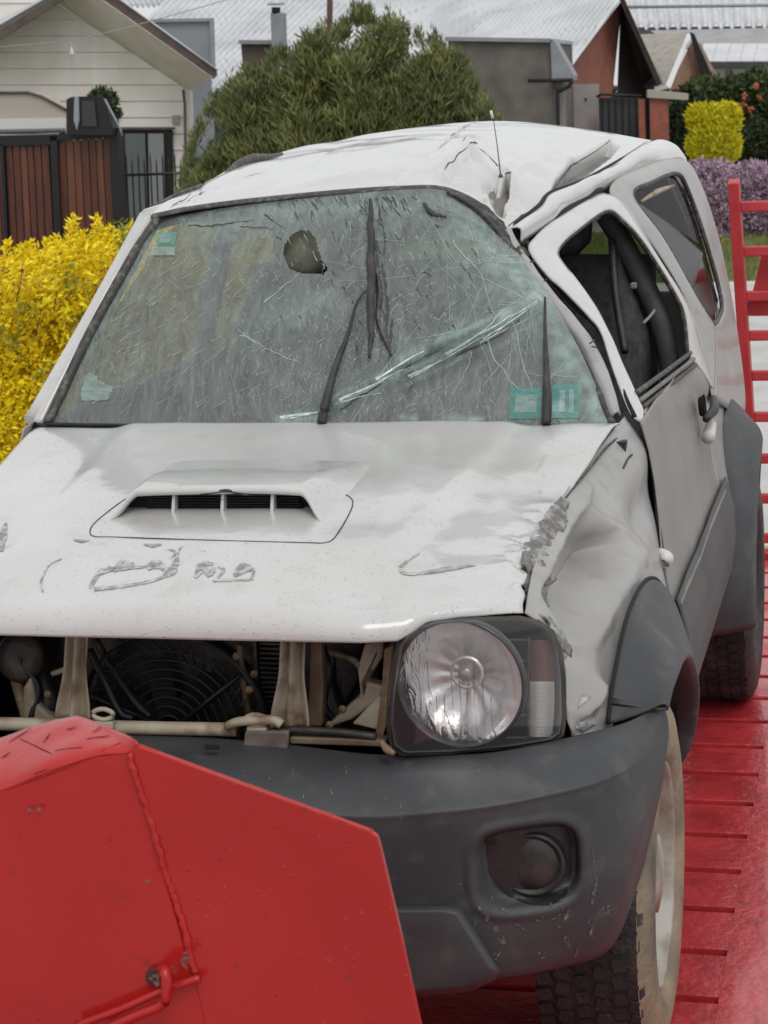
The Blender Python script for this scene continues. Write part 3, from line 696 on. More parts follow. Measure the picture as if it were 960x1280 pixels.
for px, tp in ((8, 300), (92, 270), (88, 278), (58, 300), (120, 272), (40, 302), (140, 284), (70, 296), (104, 290), (128, 286), (30, 306)):
    b = P(px, topz(px)+18, y=10.5); t_ = P(px+rr.uniform(-2, 2), tp, y=10.5)
    for k in range(110):
        f_ = rr.random(); p = b.lerp(t_, f_); wd = .055*(1-f_*.75)
        p = p+V((rr.gauss(0, wd*.6), rr.gauss(0, wd*.6), 0)); leafq(p, V((rr.gauss(0, .7), rr.gauss(0, .5), rr.uniform(.1, .9))).normalized(), rr.uniform(.03, .055), .018)
mk('foliage', vs, fs, YEL, HG, smooth=False)
lo, hi = P(-70, 345, y=11), P(330, 340, y=11)
GLV = leaf_mat('hedge_green_leaf', (.16, .20, .02), (.26, .28, .03), (.10, .13, .015), 4)
keep_ = (vs, fs); vs, fs = [], []
for cx_, cz_ in ((162, 305), (85, 352), (30, 392), (128, 370), (60, 470), (12, 430), (150, 290), (100, 410)):
    c_ = P(cx_, cz_, y=10.05)
    for _ in range(60):
        p = c_+V((rr.gauss(0, .05), rr.uniform(-.1, .1), rr.gauss(0, .05))); leafq(p, V((rr.gauss(.4, .5), rr.gauss(-.3, .4), rr.gauss(.4, .4))).normalized(), rr.uniform(.03, .06), .02)
mk('green_sprigs', vs, fs, GLV, HG, smooth=False, kind='stuff')
for px, tp in ((20, 318), (66, 330), (112, 345), (44, 360)):
    b = P(px, tp+60, y=10.2); tube('twig', [b, b+V((.06, -.03, .14)), b+V((.10, -.05, .30))], [.006, .004, .002], BARK, HG, 5)
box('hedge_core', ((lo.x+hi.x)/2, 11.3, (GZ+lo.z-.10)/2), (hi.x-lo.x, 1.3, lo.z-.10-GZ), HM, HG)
for k in range(7):
    b = lo.lerp(hi, (k+.5)/7); tube('stem', [V((b.x, 11.2, GZ)), V((b.x+.05, 11.1, 0)), V((b.x, 11.0, .7))], [.03, .02, .008], BARK, HG, 6)
# big conifer bush behind the car
GRN = leaf_mat('conifer_leaf', (.080, .108, .042), (.145, .172, .058), (.26, .25, .085), .9)
yb = 20.0; s = pxr(yb)
BB = thing('conifer_bush', 'huge rounded dark green conifer bush behind the car roof', 'bush', down(P(420, 300, y=yb)))
OUT = [(226, 300), (230, 235), (236, 200), (243, 172), (258, 150), (262, 138), (278, 130), (288, 114), (303, 108), (318, 96), (336, 86), (342, 72), (362, 68), (384, 60), (394, 48), (412, 48), (430, 36), (440, 20), (455, 16), (466, 28), (482, 26), (498, 36), (514, 36), (530, 48), (544, 54), (558, 66), (574, 78), (586, 96), (598, 118), (612, 142), (626, 168), (640, 204), (648, 300)]
rb = random.Random(31); clumps = []
while len(clumps) < 150:
    a, b = rb.uniform(226, 658), rb.uniform(10, 290)
    if not inpoly(a, b, OUT): continue
    # depth of a rounded mass: nearest in the middle
    e = math.sqrt(max(0, 1-((a-440)/225)**2*.9-((b-230)/240)**2*.6)); rad = rb.uniform(16, 38)
    if not all(inpoly(a+math.cos(t)*rad*.62, b+math.sin(t)*rad*.62, OUT) for t in (0, .8, 1.6, 2.4, 3.1, 3.9, 4.7, 5.5)):
        rad *= .55
        if not all(inpoly(a+math.cos(t)*rad*.6, b+math.sin(t)*rad*.6, OUT) for t in (0, 1.6, 3.1, 4.7)): continue
    clumps.append((P(a, b, y=yb-e*1.5+rb.uniform(-.25, .25)), (rad*s, rad*s*.9, rad*s*rb.uniform(.8, 1.15))))
foliage('crown', clumps, 130000, .10, GRN, BB, rr, up=.60, asp=5.5, rough=.55, fill=.5, ns=1.0)
# wisps standing past the outline
ws = []
for k in range(len(OUT)-1):
    for _ in range(rb.choice((2, 5, 8))):
        t = rb.random(); a = OUT[k][0]*(1-t)+OUT[k+1][0]*t; b = OUT[k][1]*(1-t)+OUT[k+1][1]*t
        ws.append((P(a, b+4, y=yb+rb.uniform(-.5, .4)), (5*s, 5*s, rb.uniform(6, 20)*s)))
foliage('crown_wisps', ws, 9000, .085, GRN, BB, rr, up=.72, asp=5.5, rough=.5, fill=.9)
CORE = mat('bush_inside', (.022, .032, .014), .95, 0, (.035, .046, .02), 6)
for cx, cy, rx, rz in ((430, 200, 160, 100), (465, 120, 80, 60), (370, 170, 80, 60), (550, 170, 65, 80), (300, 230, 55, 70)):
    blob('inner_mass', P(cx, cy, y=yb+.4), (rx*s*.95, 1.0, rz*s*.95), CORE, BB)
clumps = [clumps[0]]+rb.sample(clumps, 8)
woody(BB, down(P(420, 300, y=yb+.3)), clumps, .12)
def shrub(nm, label, cat, spec, y, n, size, m, up=.3, asp=2.2, core=CORE, rough=.3, rad=.8):
    s = pxr(y); T = thing(nm, label, cat, down(P(spec[0][0], spec[0][1], y=y)))
    cl = [(P(a, b, y=y+dy), (rx*s, max(rx*.7, rad*.5)*s if rx*s > 1 else rx*s*.8, rz*s)) for a, b, rx, rz, dy in spec]
    foliage('foliage', cl, n, size, m, T, rr, up=up, asp=asp, rough=rough)
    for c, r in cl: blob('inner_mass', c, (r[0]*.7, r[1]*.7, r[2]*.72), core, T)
    woody(T, down(cl[0][0]), cl, .05)
    return T
GR2 = leaf_mat('shrub_leaf', (.035, .055, .018), (.075, .10, .03), (.13, .15, .05), 1.2)
GR3 = leaf_mat('dark_shrub_leaf', (.022, .036, .016), (.045, .062, .024), (.09, .10, .035), 1.2)
YL2 = leaf_mat('yellow_shrub_leaf', (.62, .56, .015), (.70, .64, .03), (.30, .28, .01), 2)
PUR = leaf_mat('mauve_flower', (.42, .28, .38), (.58, .43, .52), (.24, .16, .22), 1.6)
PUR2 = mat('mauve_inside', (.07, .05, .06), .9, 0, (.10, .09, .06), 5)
shrub('green_shrub', 'dark green shrub just left of the clipped yellow shrub', 'shrub', [(846, 170, 22, 38, 0), (862, 140, 20, 34, .4), (840, 200, 18, 30, -.3)], 43, 9000, .14, GR3, .3)
shrub('green_shrub', 'tall mixed green shrub above and right of the clipped yellow shrub', 'shrub', [(905, 125, 34, 26, 0), (940, 130, 28, 40, .5), (880, 118, 20, 20, .2), (965, 140, 30, 44, 0), (950, 165, 26, 30, .3)], 46, 14000, .15, GR2, .35)
shrub('dark_shrub', 'low dark shrub between the yellow shrub and the frame edge', 'shrub', [(946, 180, 22, 26, 0), (925, 195, 20, 20, .3)], 44, 5000, .12, GR3, .4)
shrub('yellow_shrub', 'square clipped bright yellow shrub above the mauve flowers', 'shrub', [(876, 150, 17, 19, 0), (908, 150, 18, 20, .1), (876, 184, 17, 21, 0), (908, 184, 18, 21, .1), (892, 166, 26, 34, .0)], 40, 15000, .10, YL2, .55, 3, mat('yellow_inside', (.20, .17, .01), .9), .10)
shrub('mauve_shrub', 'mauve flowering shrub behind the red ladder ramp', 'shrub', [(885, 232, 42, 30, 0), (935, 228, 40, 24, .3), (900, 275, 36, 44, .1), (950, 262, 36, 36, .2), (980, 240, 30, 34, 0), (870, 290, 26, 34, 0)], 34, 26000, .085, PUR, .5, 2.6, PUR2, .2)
shrub('green_shrub', 'low yellow green shrub at the foot of the mauve flowers', 'shrub', [(905, 312, 24, 12, 0), (870, 318, 24, 13, .2), (945, 322, 24, 8, 0)], 32.5, 4000, .08, leaf_mat('lime_leaf', (.14, .17, .03), (.24, .25, .05), (.06, .09, .02), 2), .4)
shrub('far_tree', 'far dark tree behind the white roof at the top right corner', 'tree', [(952, 4, 18, 22, 0)], 120, 1500, .5, GR3, .3)
orr = mat('orange_flower', (.55, .16, .08), .7)
for k, (a, b, c) in enumerate(((931, 120, 1.5), (929, 131, 1.6), (949, 122, 1.3), (938, 137, 1.2), (945, 108, 1.0))):
    s = pxr(44.5); f_ = foliage('orange_blossom', [(P(a, b, y=44.5), (c*s, c*s, c*1.6*s))], 60, .07, orr, None, rr, up=.2)
    tag(f_, ['orange blossom spray in the tall shrub, upper left one', 'orange blossom spray in the tall shrub, just below the upper left one', 'orange blossom spray in the tall shrub, right one', 'orange blossom spray in the tall shrub, lowest one', 'orange blossom spray in the tall shrub, highest one'][k], 'flowers', 'orange blossoms in the tall shrub')
# green belt far behind everything, seen only in gaps
vs, fs = [], []
for _ in range(24000):
    px = rr.uniform(-900, 1900); p = P(px, 60, y=150); z = GZ+rr.random()**.7*(3.2+1.2*noise.noise(V((px*.02, 0, 0))))
    p = V((p.x, 150+rr.uniform(-3, 3), z)); leafq(p, V((rr.gauss(0, 1), rr.gauss(0, 1), rr.gauss(0, 1))).normalized(), .9, .5)
mk('far_woodland', vs, fs, GR3, None, smooth=False, kind='stuff')
# ================================================================== the tow truck bed
to_world(REDDECK); to_world(REDRAMP)
truck = thing('tow_truck', 'red flatbed tow truck with slatted deck and raised ladder ramp under the white car', 'truck', (0, 1.5, -1.0))
YS = [2.131+.2225*k for k in range(-16, 12)]
x0, x1 = -.83, .83
first = None
for k, y in enumerate(YS[:-1]):
    if first is None:
        first = box('deck_slat', (0, y+.11125, -.025), (1.679, .190, .050), REDDECK, truck, bevel=.003); base_y = y
    else:
        o = first.copy(); COL.objects.link(o); o.location = (first.location.x, first.location.y+(y-base_y), first.location.z)
        o.parent = truck
for sx in (1, -1):
    box('deck_plate', (sx*1.0195, 1.58, -.0245), (.3795, 6.30, .050), REDDECK, truck, bevel=.0012)
    box('side_rail', (sx*1.23, 1.58, .02), (.05, 6.30, .16), REDDECK, truck, bevel=.008)
box('deck_underframe', (0, 1.58, -.13), (2.2, 6.2, .12), mat('dark_underside', (.012, .006, .006), .8), truck)
for sx in (1, -1): box('chassis_beam', (sx*.45, 1.4, -.32), (.12, 6.6, .28), BLACK, truck)
for cy in (-.6, 3.0):
    for sx in (1, -1):
        w_ = lathe('wheel', [(.001, .08), (.22, .08), (.24, .11), (.40, .12), (.43, .09), (.43, -.09), (.40, -.12), (.001, -.12)], (sx*1.0, cy, -.57), (sx, 0, 0), RUBBER, truck, 48)
box('rear_beam', (0, 4.66, -.06), (2.3, .12, .16), REDDECK, truck, bevel=.01)
# raised ladder ramp at the tail
PB, PT = P(948, 690, y=4.72), P(917, 226, y=4.45)
def rampx(t, dx=0): return PB.lerp(PT, t)+V((dx, 0, 0))
W_ = .034
v, f = [], []
for dx in (0, .78):
    a, b = PB+V((dx, 0, -.05)), PT+V((dx, 0, 0))
    c = (a+b)/2; d = (b-a); L_ = d.length; zax = d.normalized(); xax = V((1, 0, 0)); xax = (xax-zax*xax.dot(zax)).normalized(); yax = zax.cross(xax)
    R_ = Matrix((xax, yax, zax)).transposed()
    box('ramp_post', c, (.040, .075, L_), REDRAMP, truck, R_, bevel=.004)
for py in (256, 312, 368, 418, 469, 522, 576, 628, 680):
    e = P(922, py, y=4.6); t = (e.z-PB.z)/(PT.z-PB.z); c = rampx(t)
    box('ramp_rung', (c.x+.39, c.y, c.z), (.745, .030, .038), REDRAMP, truck, bevel=.006)
g0, g1 = P(922, 397, y=4.55), P(958, 330, y=4.55)
prism('ramp_gusset', [P(926, 395, y=4.56), P(939, 370, y=4.56), P(946, 345, y=4.56), P(952, 318, y=4.56), P(1000, 318, y=4.56), P(1000, 395, y=4.56)], (0, .012, 0), REDRAMP, truck)
prism('hinge_bracket', [P(944, 706, 4.5), P(975, 700, 4.5), P(975, 755, 4.5), P(955, 745, 4.5)], (0, .05, 0), REDDECK, truck, bevel=.01)
tube('hinge_pin', [P(940, 722, 4.45), P(975, 716, 4.45)], .018, PRIMER, truck, 10)
# head plate in front of the car: two plates meeting in a weld
q0, q1, q2, q3, q4 = (-90, 1005, -.62), (0, 990, -.62), (150, 941, -.615), (176, 938, -.61), (472, 1043, -.60)
pl = [P(-90, 1018, -.62), P(0, 990, -.62), P(60, 966, -.62), P(120, 946, -.615), P(160, 942, -.61), P(170, 975, -.61), P(196, 1060, -.605), P(222, 1140, -.60), P(250, 1250, -.60), P(262, 1300, -.60), V((P(262, 1300, -.60).x+.02, -.60, .002)), V((P(-90, 1300, -.62).x-.02, -.62, .002))]
left_plate = prism('head_plate', pl, (0, .010, 0), REDP, truck, bevel=.0015)
pr_ = [P(160, 942, -.61), P(172, 932, -.61), P(300, 979, -.605), P(420, 1022, -.60), P(462, 1038, -.60), P(472, 1046, -.60), P(476, 1060, -.60), P(500, 1162, -.60), P(528, 1290, -.60), V((P(528, 1290, -.60).x+.13, -.60, .002)), V((P(262, 1300, -.60).x+.02, -.60, .002)), P(262, 1300, -.60), P(250, 1250, -.60), P(222, 1140, -.60), P(196, 1060, -.605), P(170, 975, -.61)]
prism('head_plate', [p+V((0, -.002, 0)) for p in pr_], (0, .010, 0), REDP, truck, bevel=.0015)
# folded top flange, lit from above
fa = [P(-90, 1018, -.62), P(0, 990, -.62), P(60, 966, -.62), P(120, 946, -.615), P(160, 942, -.61), P(172, 932, -.61)]
fbk = [P(-90, 950, -.50), P(0, 924, -.50), P(45, 908, -.50), P(86, 898, -.50), P(104, 898, -.50), P(140, 914, -.545)]
def fdn(p, u, v, n): return V((0, 0, .0025*noise.noise(p*22)))*min(1, 8*min(v, 1-v))
loft('top_flange', [fa, [a.lerp(b, .12)+V((0, 0, .006)) for a, b in zip(fa, fbk)], [a.lerp(b, .6)+V((0, 0, .004)) for a, b in zip(fa, fbk)], fbk], 60, 14, REDP, truck, fdn, thick=.004)
# weld bead
wb = cr([P(160, 944, -.616), P(170, 975, -.616), P(184, 1018, -.611), P(198, 1064, -.611), (P(212, 1108, -.606)), P(224, 1144, -.606), P(238, 1196, -.606), P(244, 1220, -.606)], 64)
bd = []
for i, p in enumerate(wb[:-1]):
    d = (wb[i+1]-p); s = .86+.10*math.sin(i*1.9+3*noise.noise(V((i*.3, 0, 0))))+random.uniform(-.12, .12)
    t_ = V((random.uniform(-.0016, .0016), .001, 0))
    bd.append((p+t_+V((0, .0022, 0)), .0056*s))
tube('weld_bead', [b[0] for b in bd], [b[1] for b in bd], REDP, truck, 9)
# rod welded across with a bent hook
rod = tube('hook_rod', [P(250, 1222, -.612), P(205, 1238, -.62), P(150, 1262, -.625), P(96, 1282, -.625)], .0052, REDP, truck, 9, 20)
tube('hook', [P(200, 1212, -.612), P(207, 1215, -.635), P(208, 1240, -.640), P(203, 1256, -.638), P(170, 1270, -.636), P(120, 1292, -.634)], [.0065, .0075, .007, .0065, .0065, .0065], REDP, truck, 10, 30)
lathe('hook_hole', [(.001, .0005), (.012, .0005), (.0135, 0)], P(194, 1222, -.612), (0, -1, 0), mat('grime', (.05, .02, .02), .7), truck, 20)
CHIP = patchy(mat('paint_chip', (.10, .05, .045), .7, 0, (.22, .10, .09), 80), 160, .42, .55)
cg_ = []
rc = random.Random(4)
def chip(px, py, w, h, y):
    n_ = 9; c = [P(px+math.cos(2*PI*k/n_)*w*rc.uniform(.6, 1.2), py+math.sin(2*PI*k/n_)*h*rc.uniform(.6, 1.2), y=y) for k in range(n_)]
    cg_.append((c, [tuple(range(n_))]))
for px, py, w, h in ((44, 1012, 10, 4), (184, 1101, 4, 3), (60, 1180, 3, 2), (130, 1060, 3, 2), (330, 1120, 3, 2), (410, 1200, 4, 2), (290, 1060, 3, 2), (200, 1225, 14, 9), (232, 1200, 6, 10), (452, 1140, 2, 4)):
    chip(px, py, w, h, -.6245)
for k in range(34):
    t = rc.random(); chip(178+t*286, 938+t*103, rc.uniform(1, 4), rc.uniform(.8, 1.6), -.6035-.004)
v, f = join(cg_); faceto(mk('paint_chips', v, f, CHIP, truck, smooth=False, kind='stuff'))
sl = []
FTREE = bvh([o for o in COL.objects if o.name.startswith('top_flange')][0])
for a, b in (((12, 930), (40, 912)), ((55, 930), (64, 918)), ((84, 914), (96, 911)), ((108, 926), (138, 922)), ((116, 918), (128, 910)), ((26, 925), (66, 944)), ((2, 950), (14, 942)), ((44, 968), (60, 962)), ((128, 940), (152, 930)), ((70, 940), (104, 936))):
    p, q = on(FTREE, *a, .003), on(FTREE, *b, .003)
    if p and q: sl.append(tube_geo([p, (p+q)/2, q], [.0004, .0009, .0004], 4))
if sl:
    v, f = join(sl); mk('scratches', v, f, mat('scratch_red', (.20, .02, .025), .6), truck, kind='stuff')
scr = []
for a, b in (((12, 922), (40, 908)), ((55, 925), (64, 916)), ((84, 914), (96, 911)), ((108, 926), (140, 924)), ((118, 918), (128, 910)), ((24, 925), (66, 944)), ((66, 944), (104, 940)), ((130, 948), (150, 936)), ((182, 1100), (186, 1106))):
    pass
# sharp upper edge of the right plate
tube('plate_edge', [P(172, 931, -.606), P(300, 978, -.600), P(440, 1029, -.596), P(466, 1039, -.596)], .0022, REDP, truck, 6, 20)
# ================================================================== the wrecked car
# car axes: x to the car's left, y to its rear, z up from the truck deck
car = thing('crashed_car', 'white wrecked off-road car with crushed roof and shattered windscreen on the red truck bed', 'car', (0, 1.7, 0))

# ---- hood
def hood_z(x, y):
    t = max(0, min(1, (y-.05)/1.0))
    z = .985 + .104*t
    z -= .026*(abs(x)/.58)**2.2*(1-.85*sstep(.65, 1.0, t)); z += .006*sstep(.8, 1, t)*(abs(x)/.6)**2
    # raised middle with two soft ridges running forward from the windscreen
    c = .30 + .08*t
    z += .011*(1-sstep(c-.05, c+.07, abs(x)))*sstep(.0, .35, y)
    z += .006*gauss(abs(x)-(c+.02), .03)*sstep(.1, .5, y)
    # shallow knocks
    z -= .016*gauss(math.hypot(x+.44, y-.33), .10)
    z += .006*noise.noise(V((x*4, y*4, 3)))
    z += .0035*noise.noise(V((x*11, y*11, 8)))*sstep(.25, .6, x)
    z -= .012*gauss(math.hypot(x-.34, y-.13), .07)
    return z
def hood_edge(t):
    """left (damaged) edge, t 0 at the windscreen to 1 at the lamp"""
    e = [(777, 541, 1.10), (735, 585, .85), (700, 628, .62), (676, 672, .43), (655, 706, .30), (657, 738, .24), (654, 768, .155)]
    return e
def Hz(px, py, lift=0):
    z = 1.03
    for _ in range(14):
        p = P(px, py, z=z); z = hood_z(p.x, p.y)
    p = P(px, py, z=z); return V((p.x, p.y, z+lift))
edgeL = [PP(a) for a in hood_edge(0)]
NU, NV = 150, 120
fr_x = [0, .15, .35, .405, .425, .445, .49, .54, .588]                # lip, from the middle to the left corner
fr_y = [.012, .014, .03, .045, .055, .075, .10, .125, .155]
fr_z = [.926, .925, .921, .921, .932, .944, .946, .944, .940]
def lip(x):
    a = abs(x)
    for i in range(len(fr_x)-1):
        if a <= fr_x[i+1]:
            f = (a-fr_x[i])/(fr_x[i+1]-fr_x[i]); return fr_y[i]*(1-f)+fr_y[i+1]*f, fr_z[i]*(1-f)+fr_z[i+1]*f
    return fr_y[-1], fr_z[-1]
edge_s = cr(edgeL, NV)
G = []
for j in range(NV):
    v = j/(NV-1); row = []
    for i in range(NU):
        u = i/(NU-1)*2-1
        ex = edge_s[j]
        xr = (ex.x if u > 0 else .622-.04*v)
        x = u*xr
        ly, lz = lip(max(-.588, min(.588, x)))
        yr = 1.055 + .045*max(0, abs(u)-.6)**1.2
        # the top runs back from the fold; the last tenth of the rows is the front face
        if v < .86:
            w = v/.86; yf = ly+.042
            y = yr + (yf-yr)*w
            if u > .8: y = y + (ex.y-y)*sstep(.8, 1, u)*.9*(1 if v > .05 else v/.05)
            z = hood_z(x, y)
            z -= .010*sstep(.93, 1, w)
        else:
            w = (v-.86)/.14
            y = ly+.042-.046*math.sin(w*PI/2)+.006*w
            zt = hood_z(x, ly+.042)-.010
            z = zt + (lz-zt)*(1-math.cos(w*PI/2)*.9-.1*(1-w))
            if u > .9: y += (ex.y-y)*(u-.9)/.1*.3
        # buckled left rear edge
        k = sstep(.86, 1, u)*sstep(.28, .5, v)*(1-sstep(.92, 1, v))
        if k > 0:
            z += k*(.016*noise.noise(V((x*18, y*22, 1))) + .010*abs(noise.noise(V((x*45, y*50, 4)))))
            x += k*.012*noise.noise(V((y*38, 2, 2)))
        row.append(V((x, y, z)))
    G.append(row)
hood = gridmesh('hood', G, PAINT, car, thick=.004)
HT = bvh(hood)
def onhood(px, py, lift=.0032):
    p = on(HT, px, py, lift)
    return p if p is not None else Hz(px, py, lift)

# ---- hood scoop: a raised cowl with an open mouth split by three bars
SX = -.010
def scoop_pt(u, v):
    """u across -1..1, v 0 at the rear to 1 at the mouth lip"""
    au = abs(u); f = 1-sstep(.72, 1.0, au)
    y = .80 - v*(.80-.445) - .035*sstep(.72, 1, au)*v
    x = SX + u*(.235-.025*v)
    top = .041*sstep(-.05, .9, v) + .004*(1-u*u)*v
    return V((x, y, hood_z(x, y) - .0045 + (top+.006)*f*sstep(-.02, .10, v) ))
NS = 72
G = [[scoop_pt(i/NS*2-1, j/26) for i in range(NS+1)] for j in range(27)]
last = G[-1]
for dz, dy in ((-.002, -.004), (-.006, -.005), (-.010, -.002), (-.011, .012)):
    G.append([p + V((0, dy, dz*(1-sstep(.85, 1.0, abs(i/NS*2-1))))) for i, p in enumerate(last)])
cowl = gridmesh('hood_scoop', G, PAINT, car, thick=.003)
yb_ = .478; n_ = 40; vs = []
for i in range(n_+1):
    u = (i/n_*2-1)*.90; p = scoop_pt(u, 1)
    vs += [V((p.x, yb_, hood_z(p.x, yb_)-.002)), V((p.x, yb_, p.z-.004+.003))]
mk('scoop_mouth', vs, [(2*i, 2*i+2, 2*i+3, 2*i+1) for i in range(n_)], GAP, cowl, smooth=False)
for k in range(7): box('louvre', (SX, .470, 1.0395+k*.0048), (.30-.004*k, .010, .0014), BLACK, cowl, Matrix.Rotation(.4, 3, 'X'))
for px in (219, 280, 342):
    c = P(px, 634, y=.458)
    box('scoop_bar', (c.x, .458, 1.052), (.0065, .020, .046), PAINT, cowl, Matrix.Rotation(-.35, 3, 'X'), bevel=.002)
# panel gap round the scoop insert
gp = [(196, 600), (150, 630), (122, 652), (113, 664), (118, 672), (150, 673), (270, 677), (385, 680), (405, 680), (418, 674), (436, 645), (441, 630), (436, 622), (420, 616)]
gpts = cr([onhood(a, b, .0022) for a, b in gp], 90)
v, f = tube_geo(gpts, .0013, 5); mk('scoop_seam', v, f, SEAL, cowl)
tube('scoop_chip', [P(250, 618, y=.442), P(268, 615, y=.442), P(284, 613, y=.442), P(298, 616, y=.442), P(312, 619, y=.442)], [.0012, .003, .0045, .003, .0012], SEAL, cowl, n=12)

# ---- scuffs where the emblem was scraped off, and on the corner
def stroke(pts, ws, m, name='scuff', n=18, parent=None, jit=.15):
    c = cr([V((a, b, 0)) for a, b in pts], n); L, R = [], []
    wm = len(ws)
    for i, p in enumerate(c):
        t = i*(wm-1)/(n-1); k = min(int(t), wm-2); w = ws[k]*(1-(t-k))+ws[k+1]*(t-k); w *= 1+random.uniform(-jit, jit)
        d = (c[min(i+1, n-1)]-c[max(i-1, 0)]).normalized(); q = V((-d.y, d.x, 0))
        a = onhood(p.x+q.x*w, p.y+q.y*w); b = onhood(p.x-q.x*w, p.y-q.y*w)
        L.append(a); R.append(b)
    vs = L+R; return vs, [(i, i+1, n+i+1, n+i) for i in range(n-1)]
sc = []
for pts, ws, in (
    ([(112, 737), (128, 716), (160, 712), (200, 709)], (2, 4, 2, 1)),
    ([(118, 738), (150, 735), (190, 728), (222, 716)], (3, 2, 1.5, 1)),
    ([(143, 716), (153, 708), (168, 707)], (2, 6, 2)), ([(184, 712), (196, 707), (206, 713)], (3, 6, 3)),
    ([(205, 722), (216, 714), (222, 700)], (3, 6, 2.5)), ([(222, 700), (224, 690), (228, 684)], (1.5, 1, .8)),
    ([(244, 724), (252, 712), (262, 704)], (2, 7, 2)), ([(258, 722), (264, 714), (262, 706)], (3, 6, 4)),
    ([(272, 710), (280, 714), (272, 724)], (1.5, 2, 1.5)), ([(292, 722), (304, 712), (314, 712)], (2, 7, 4)),
    ([(266, 728), (290, 727), (318, 726)], (1, 1.5, 1)), ([(314, 726), (317, 716), (312, 709)], (1.5, 2, 2)),
    ([(180, 682), (192, 684), (202, 682)], (1, 2.6, 1)), ([(92, 676), (102, 678), (112, 677)], (1, 2, 1)),
    ([(500, 712), (510, 702), (524, 693)], (3, 1.5, .8)), ([(500, 713), (508, 719), (530, 718), (560, 713), (595, 708)], (3, 1.6, 2.2, 3, .8)),
    ([(54, 742), (52, 728), (62, 708), (78, 700)], (1.6, 1.3, .8, .5)), ([(0, 690), (4, 672), (8, 655)], (4, 5, 2)),
    ([(210, 688), (220, 692), (214, 700)], (1, 1.5, 1)),
):
    sc.append(stroke([(a, b) for a, b in pts], ws, SCUFF))
v, f = join(sc); mk('scuff_marks', v, f, SCUFF, hood, kind='stuff')

# ---- torn crumpled seam between hood and left fender
A = [(702, 622, .63), (684, 652, .50), (668, 680, .40), (654, 706, .30), (660, 742, .25), (672, 765, .20), (690, 790, .19), (704, 812, .2)]
B = [(712, 628, .64), (704, 660, .52), (694, 692, .42), (690, 716, .34), (684, 750, .28), (694, 782, .24), (708, 802, .23), (714, 822, .23)]
def torn(p, u, v, n):
    e = math.sin(PI*u)**.4
    return V((noise.noise(p*60), noise.noise(p*60+V((9, 9, 9))), noise.noise(p*55+V((3, 1, 4)))))*.014*e + V((-.01, -.012, .012))*math.sin(PI*v)*e
band('crumpled_edge', A, B, (-.004, -.006, .006), PAINT_RAW, car, 90, 14, disp=torn, thick=.002)

# ---- left front fender
FEN = [
 [(780, 521, 1.15), (729, 583, .87), (697, 628, .62), (680, 672, .44), (666, 706, .31), (656, 766, .16)],
 [(806, 560, 1.13), (761, 620, .87), (732, 668, .65), (708, 700, .47), (688, 742, .31), (680, 784, .175)],
 [(812, 605, 1.11), (787, 650, .90), (768, 690, .70), (742, 735, .50), (714, 776, .33), (699, 815, .19)],
 [(819, 650, 1.09), (806, 690, .87), (792, 718, .69), (768, 762, .50), (734, 822, .33), (706, 870, .205)],
 [(826, 698, 1.07), (816, 716, .88), (800, 730, .70), (780, 775, .50), (748, 850, .32), (713, 922, .22)],
 [(838, 756, 1.06), (826, 748, .86), (808, 752, .66), (790, 796, .47), (774, 864, .34), (764, 912, .29)],
]
def fdent(p, u, v, n):
    d = V((0, 0, 0)); q = p
    w = lambda a, b, x, s=.1: sstep(a-s, a+s, x)*(1-sstep(b-s, b+s, x))
    ctr = .30+.10*(u-.5)
    k = w(.36+.15*max(0, v-.3), .86, u, .05)
    prof = -(v-.07)/.33*.078 if .07 < v < .40 else (-.078*(1-sstep(.40, .60, v)) if v >= .40 else .10*max(0, .02-abs(v-.05))*10*.2)
    d += V((1, -.15, 0))*prof*k
    d += V((.020, -.004, 0))*math.exp(-abs(v-.08)/.04)*w(.25, .85, u)
    d += V((.022, 0, 0))*math.exp(-abs(u-.33+.10*v)/.05)*w(.12, .60, v)
    dd, t_ = seg_d(u, v, (.80, .60), (.93, .50)); d += V((-.024, 0, 0))*math.exp(-dd/.035)
    dd, t_ = seg_d(u, v, (.93, .50), (.97, .66)); d += V((-.014, 0, 0))*math.exp(-dd/.02)
    d += V((.014, 0, 0))*gauss(math.hypot(u-.86, v-.72), .09)
    d += V((.018, 0, 0))*gauss(math.hypot(u-.78, (v-.58)*1.3), .12)
    d += V((-.016, 0, 0))*gauss(math.hypot(u-.12, (v-.45)), .12)
    dd, t = seg_d(q.y, q.z, (.36, .84), (.25, .80)); d += V((-.028, 0, 0))*math.exp(-dd/.018)
    dd, t = seg_d(q.y, q.z, (.30, .78), (.24, .75)); d += V((.018, 0, 0))*math.exp(-dd/.016)
    edge = min(1, min(u, 1-u, v, 1-v)*8)
    d += V((1, -.3, 0))*(.006*noise.noise(q*7) + .002*(1-2*abs(noise.noise(q*15))))*edge
    d += V((1, 0, 0))*.007*(abs(noise.noise(q*22)))*sstep(.6, 1, u)*(1-sstep(.4, .9, v))*edge
    d += V((1, 0, 0))*.010*(noise.noise(q*40))*gauss(math.hypot(q.y-.24, q.z-.75), .05)
    return d
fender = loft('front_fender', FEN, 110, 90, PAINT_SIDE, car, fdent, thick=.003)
FT = bvh(fender)
def onf(px, py, lift=.0028): return on(FT, px, py, lift)
tears = []
for pts in ([(789, 569), (784, 574), (778, 586)], [(779, 556), (781, 552)]):
    q = [onf(*a) for a in pts]
    if all(x is not None for x in q): tears.append(tube_geo(cr(q, 8), .0022, 5))
if tears:
    v, f = join(tears); mk('tear', v, f, SEAL, fender, kind='stuff')
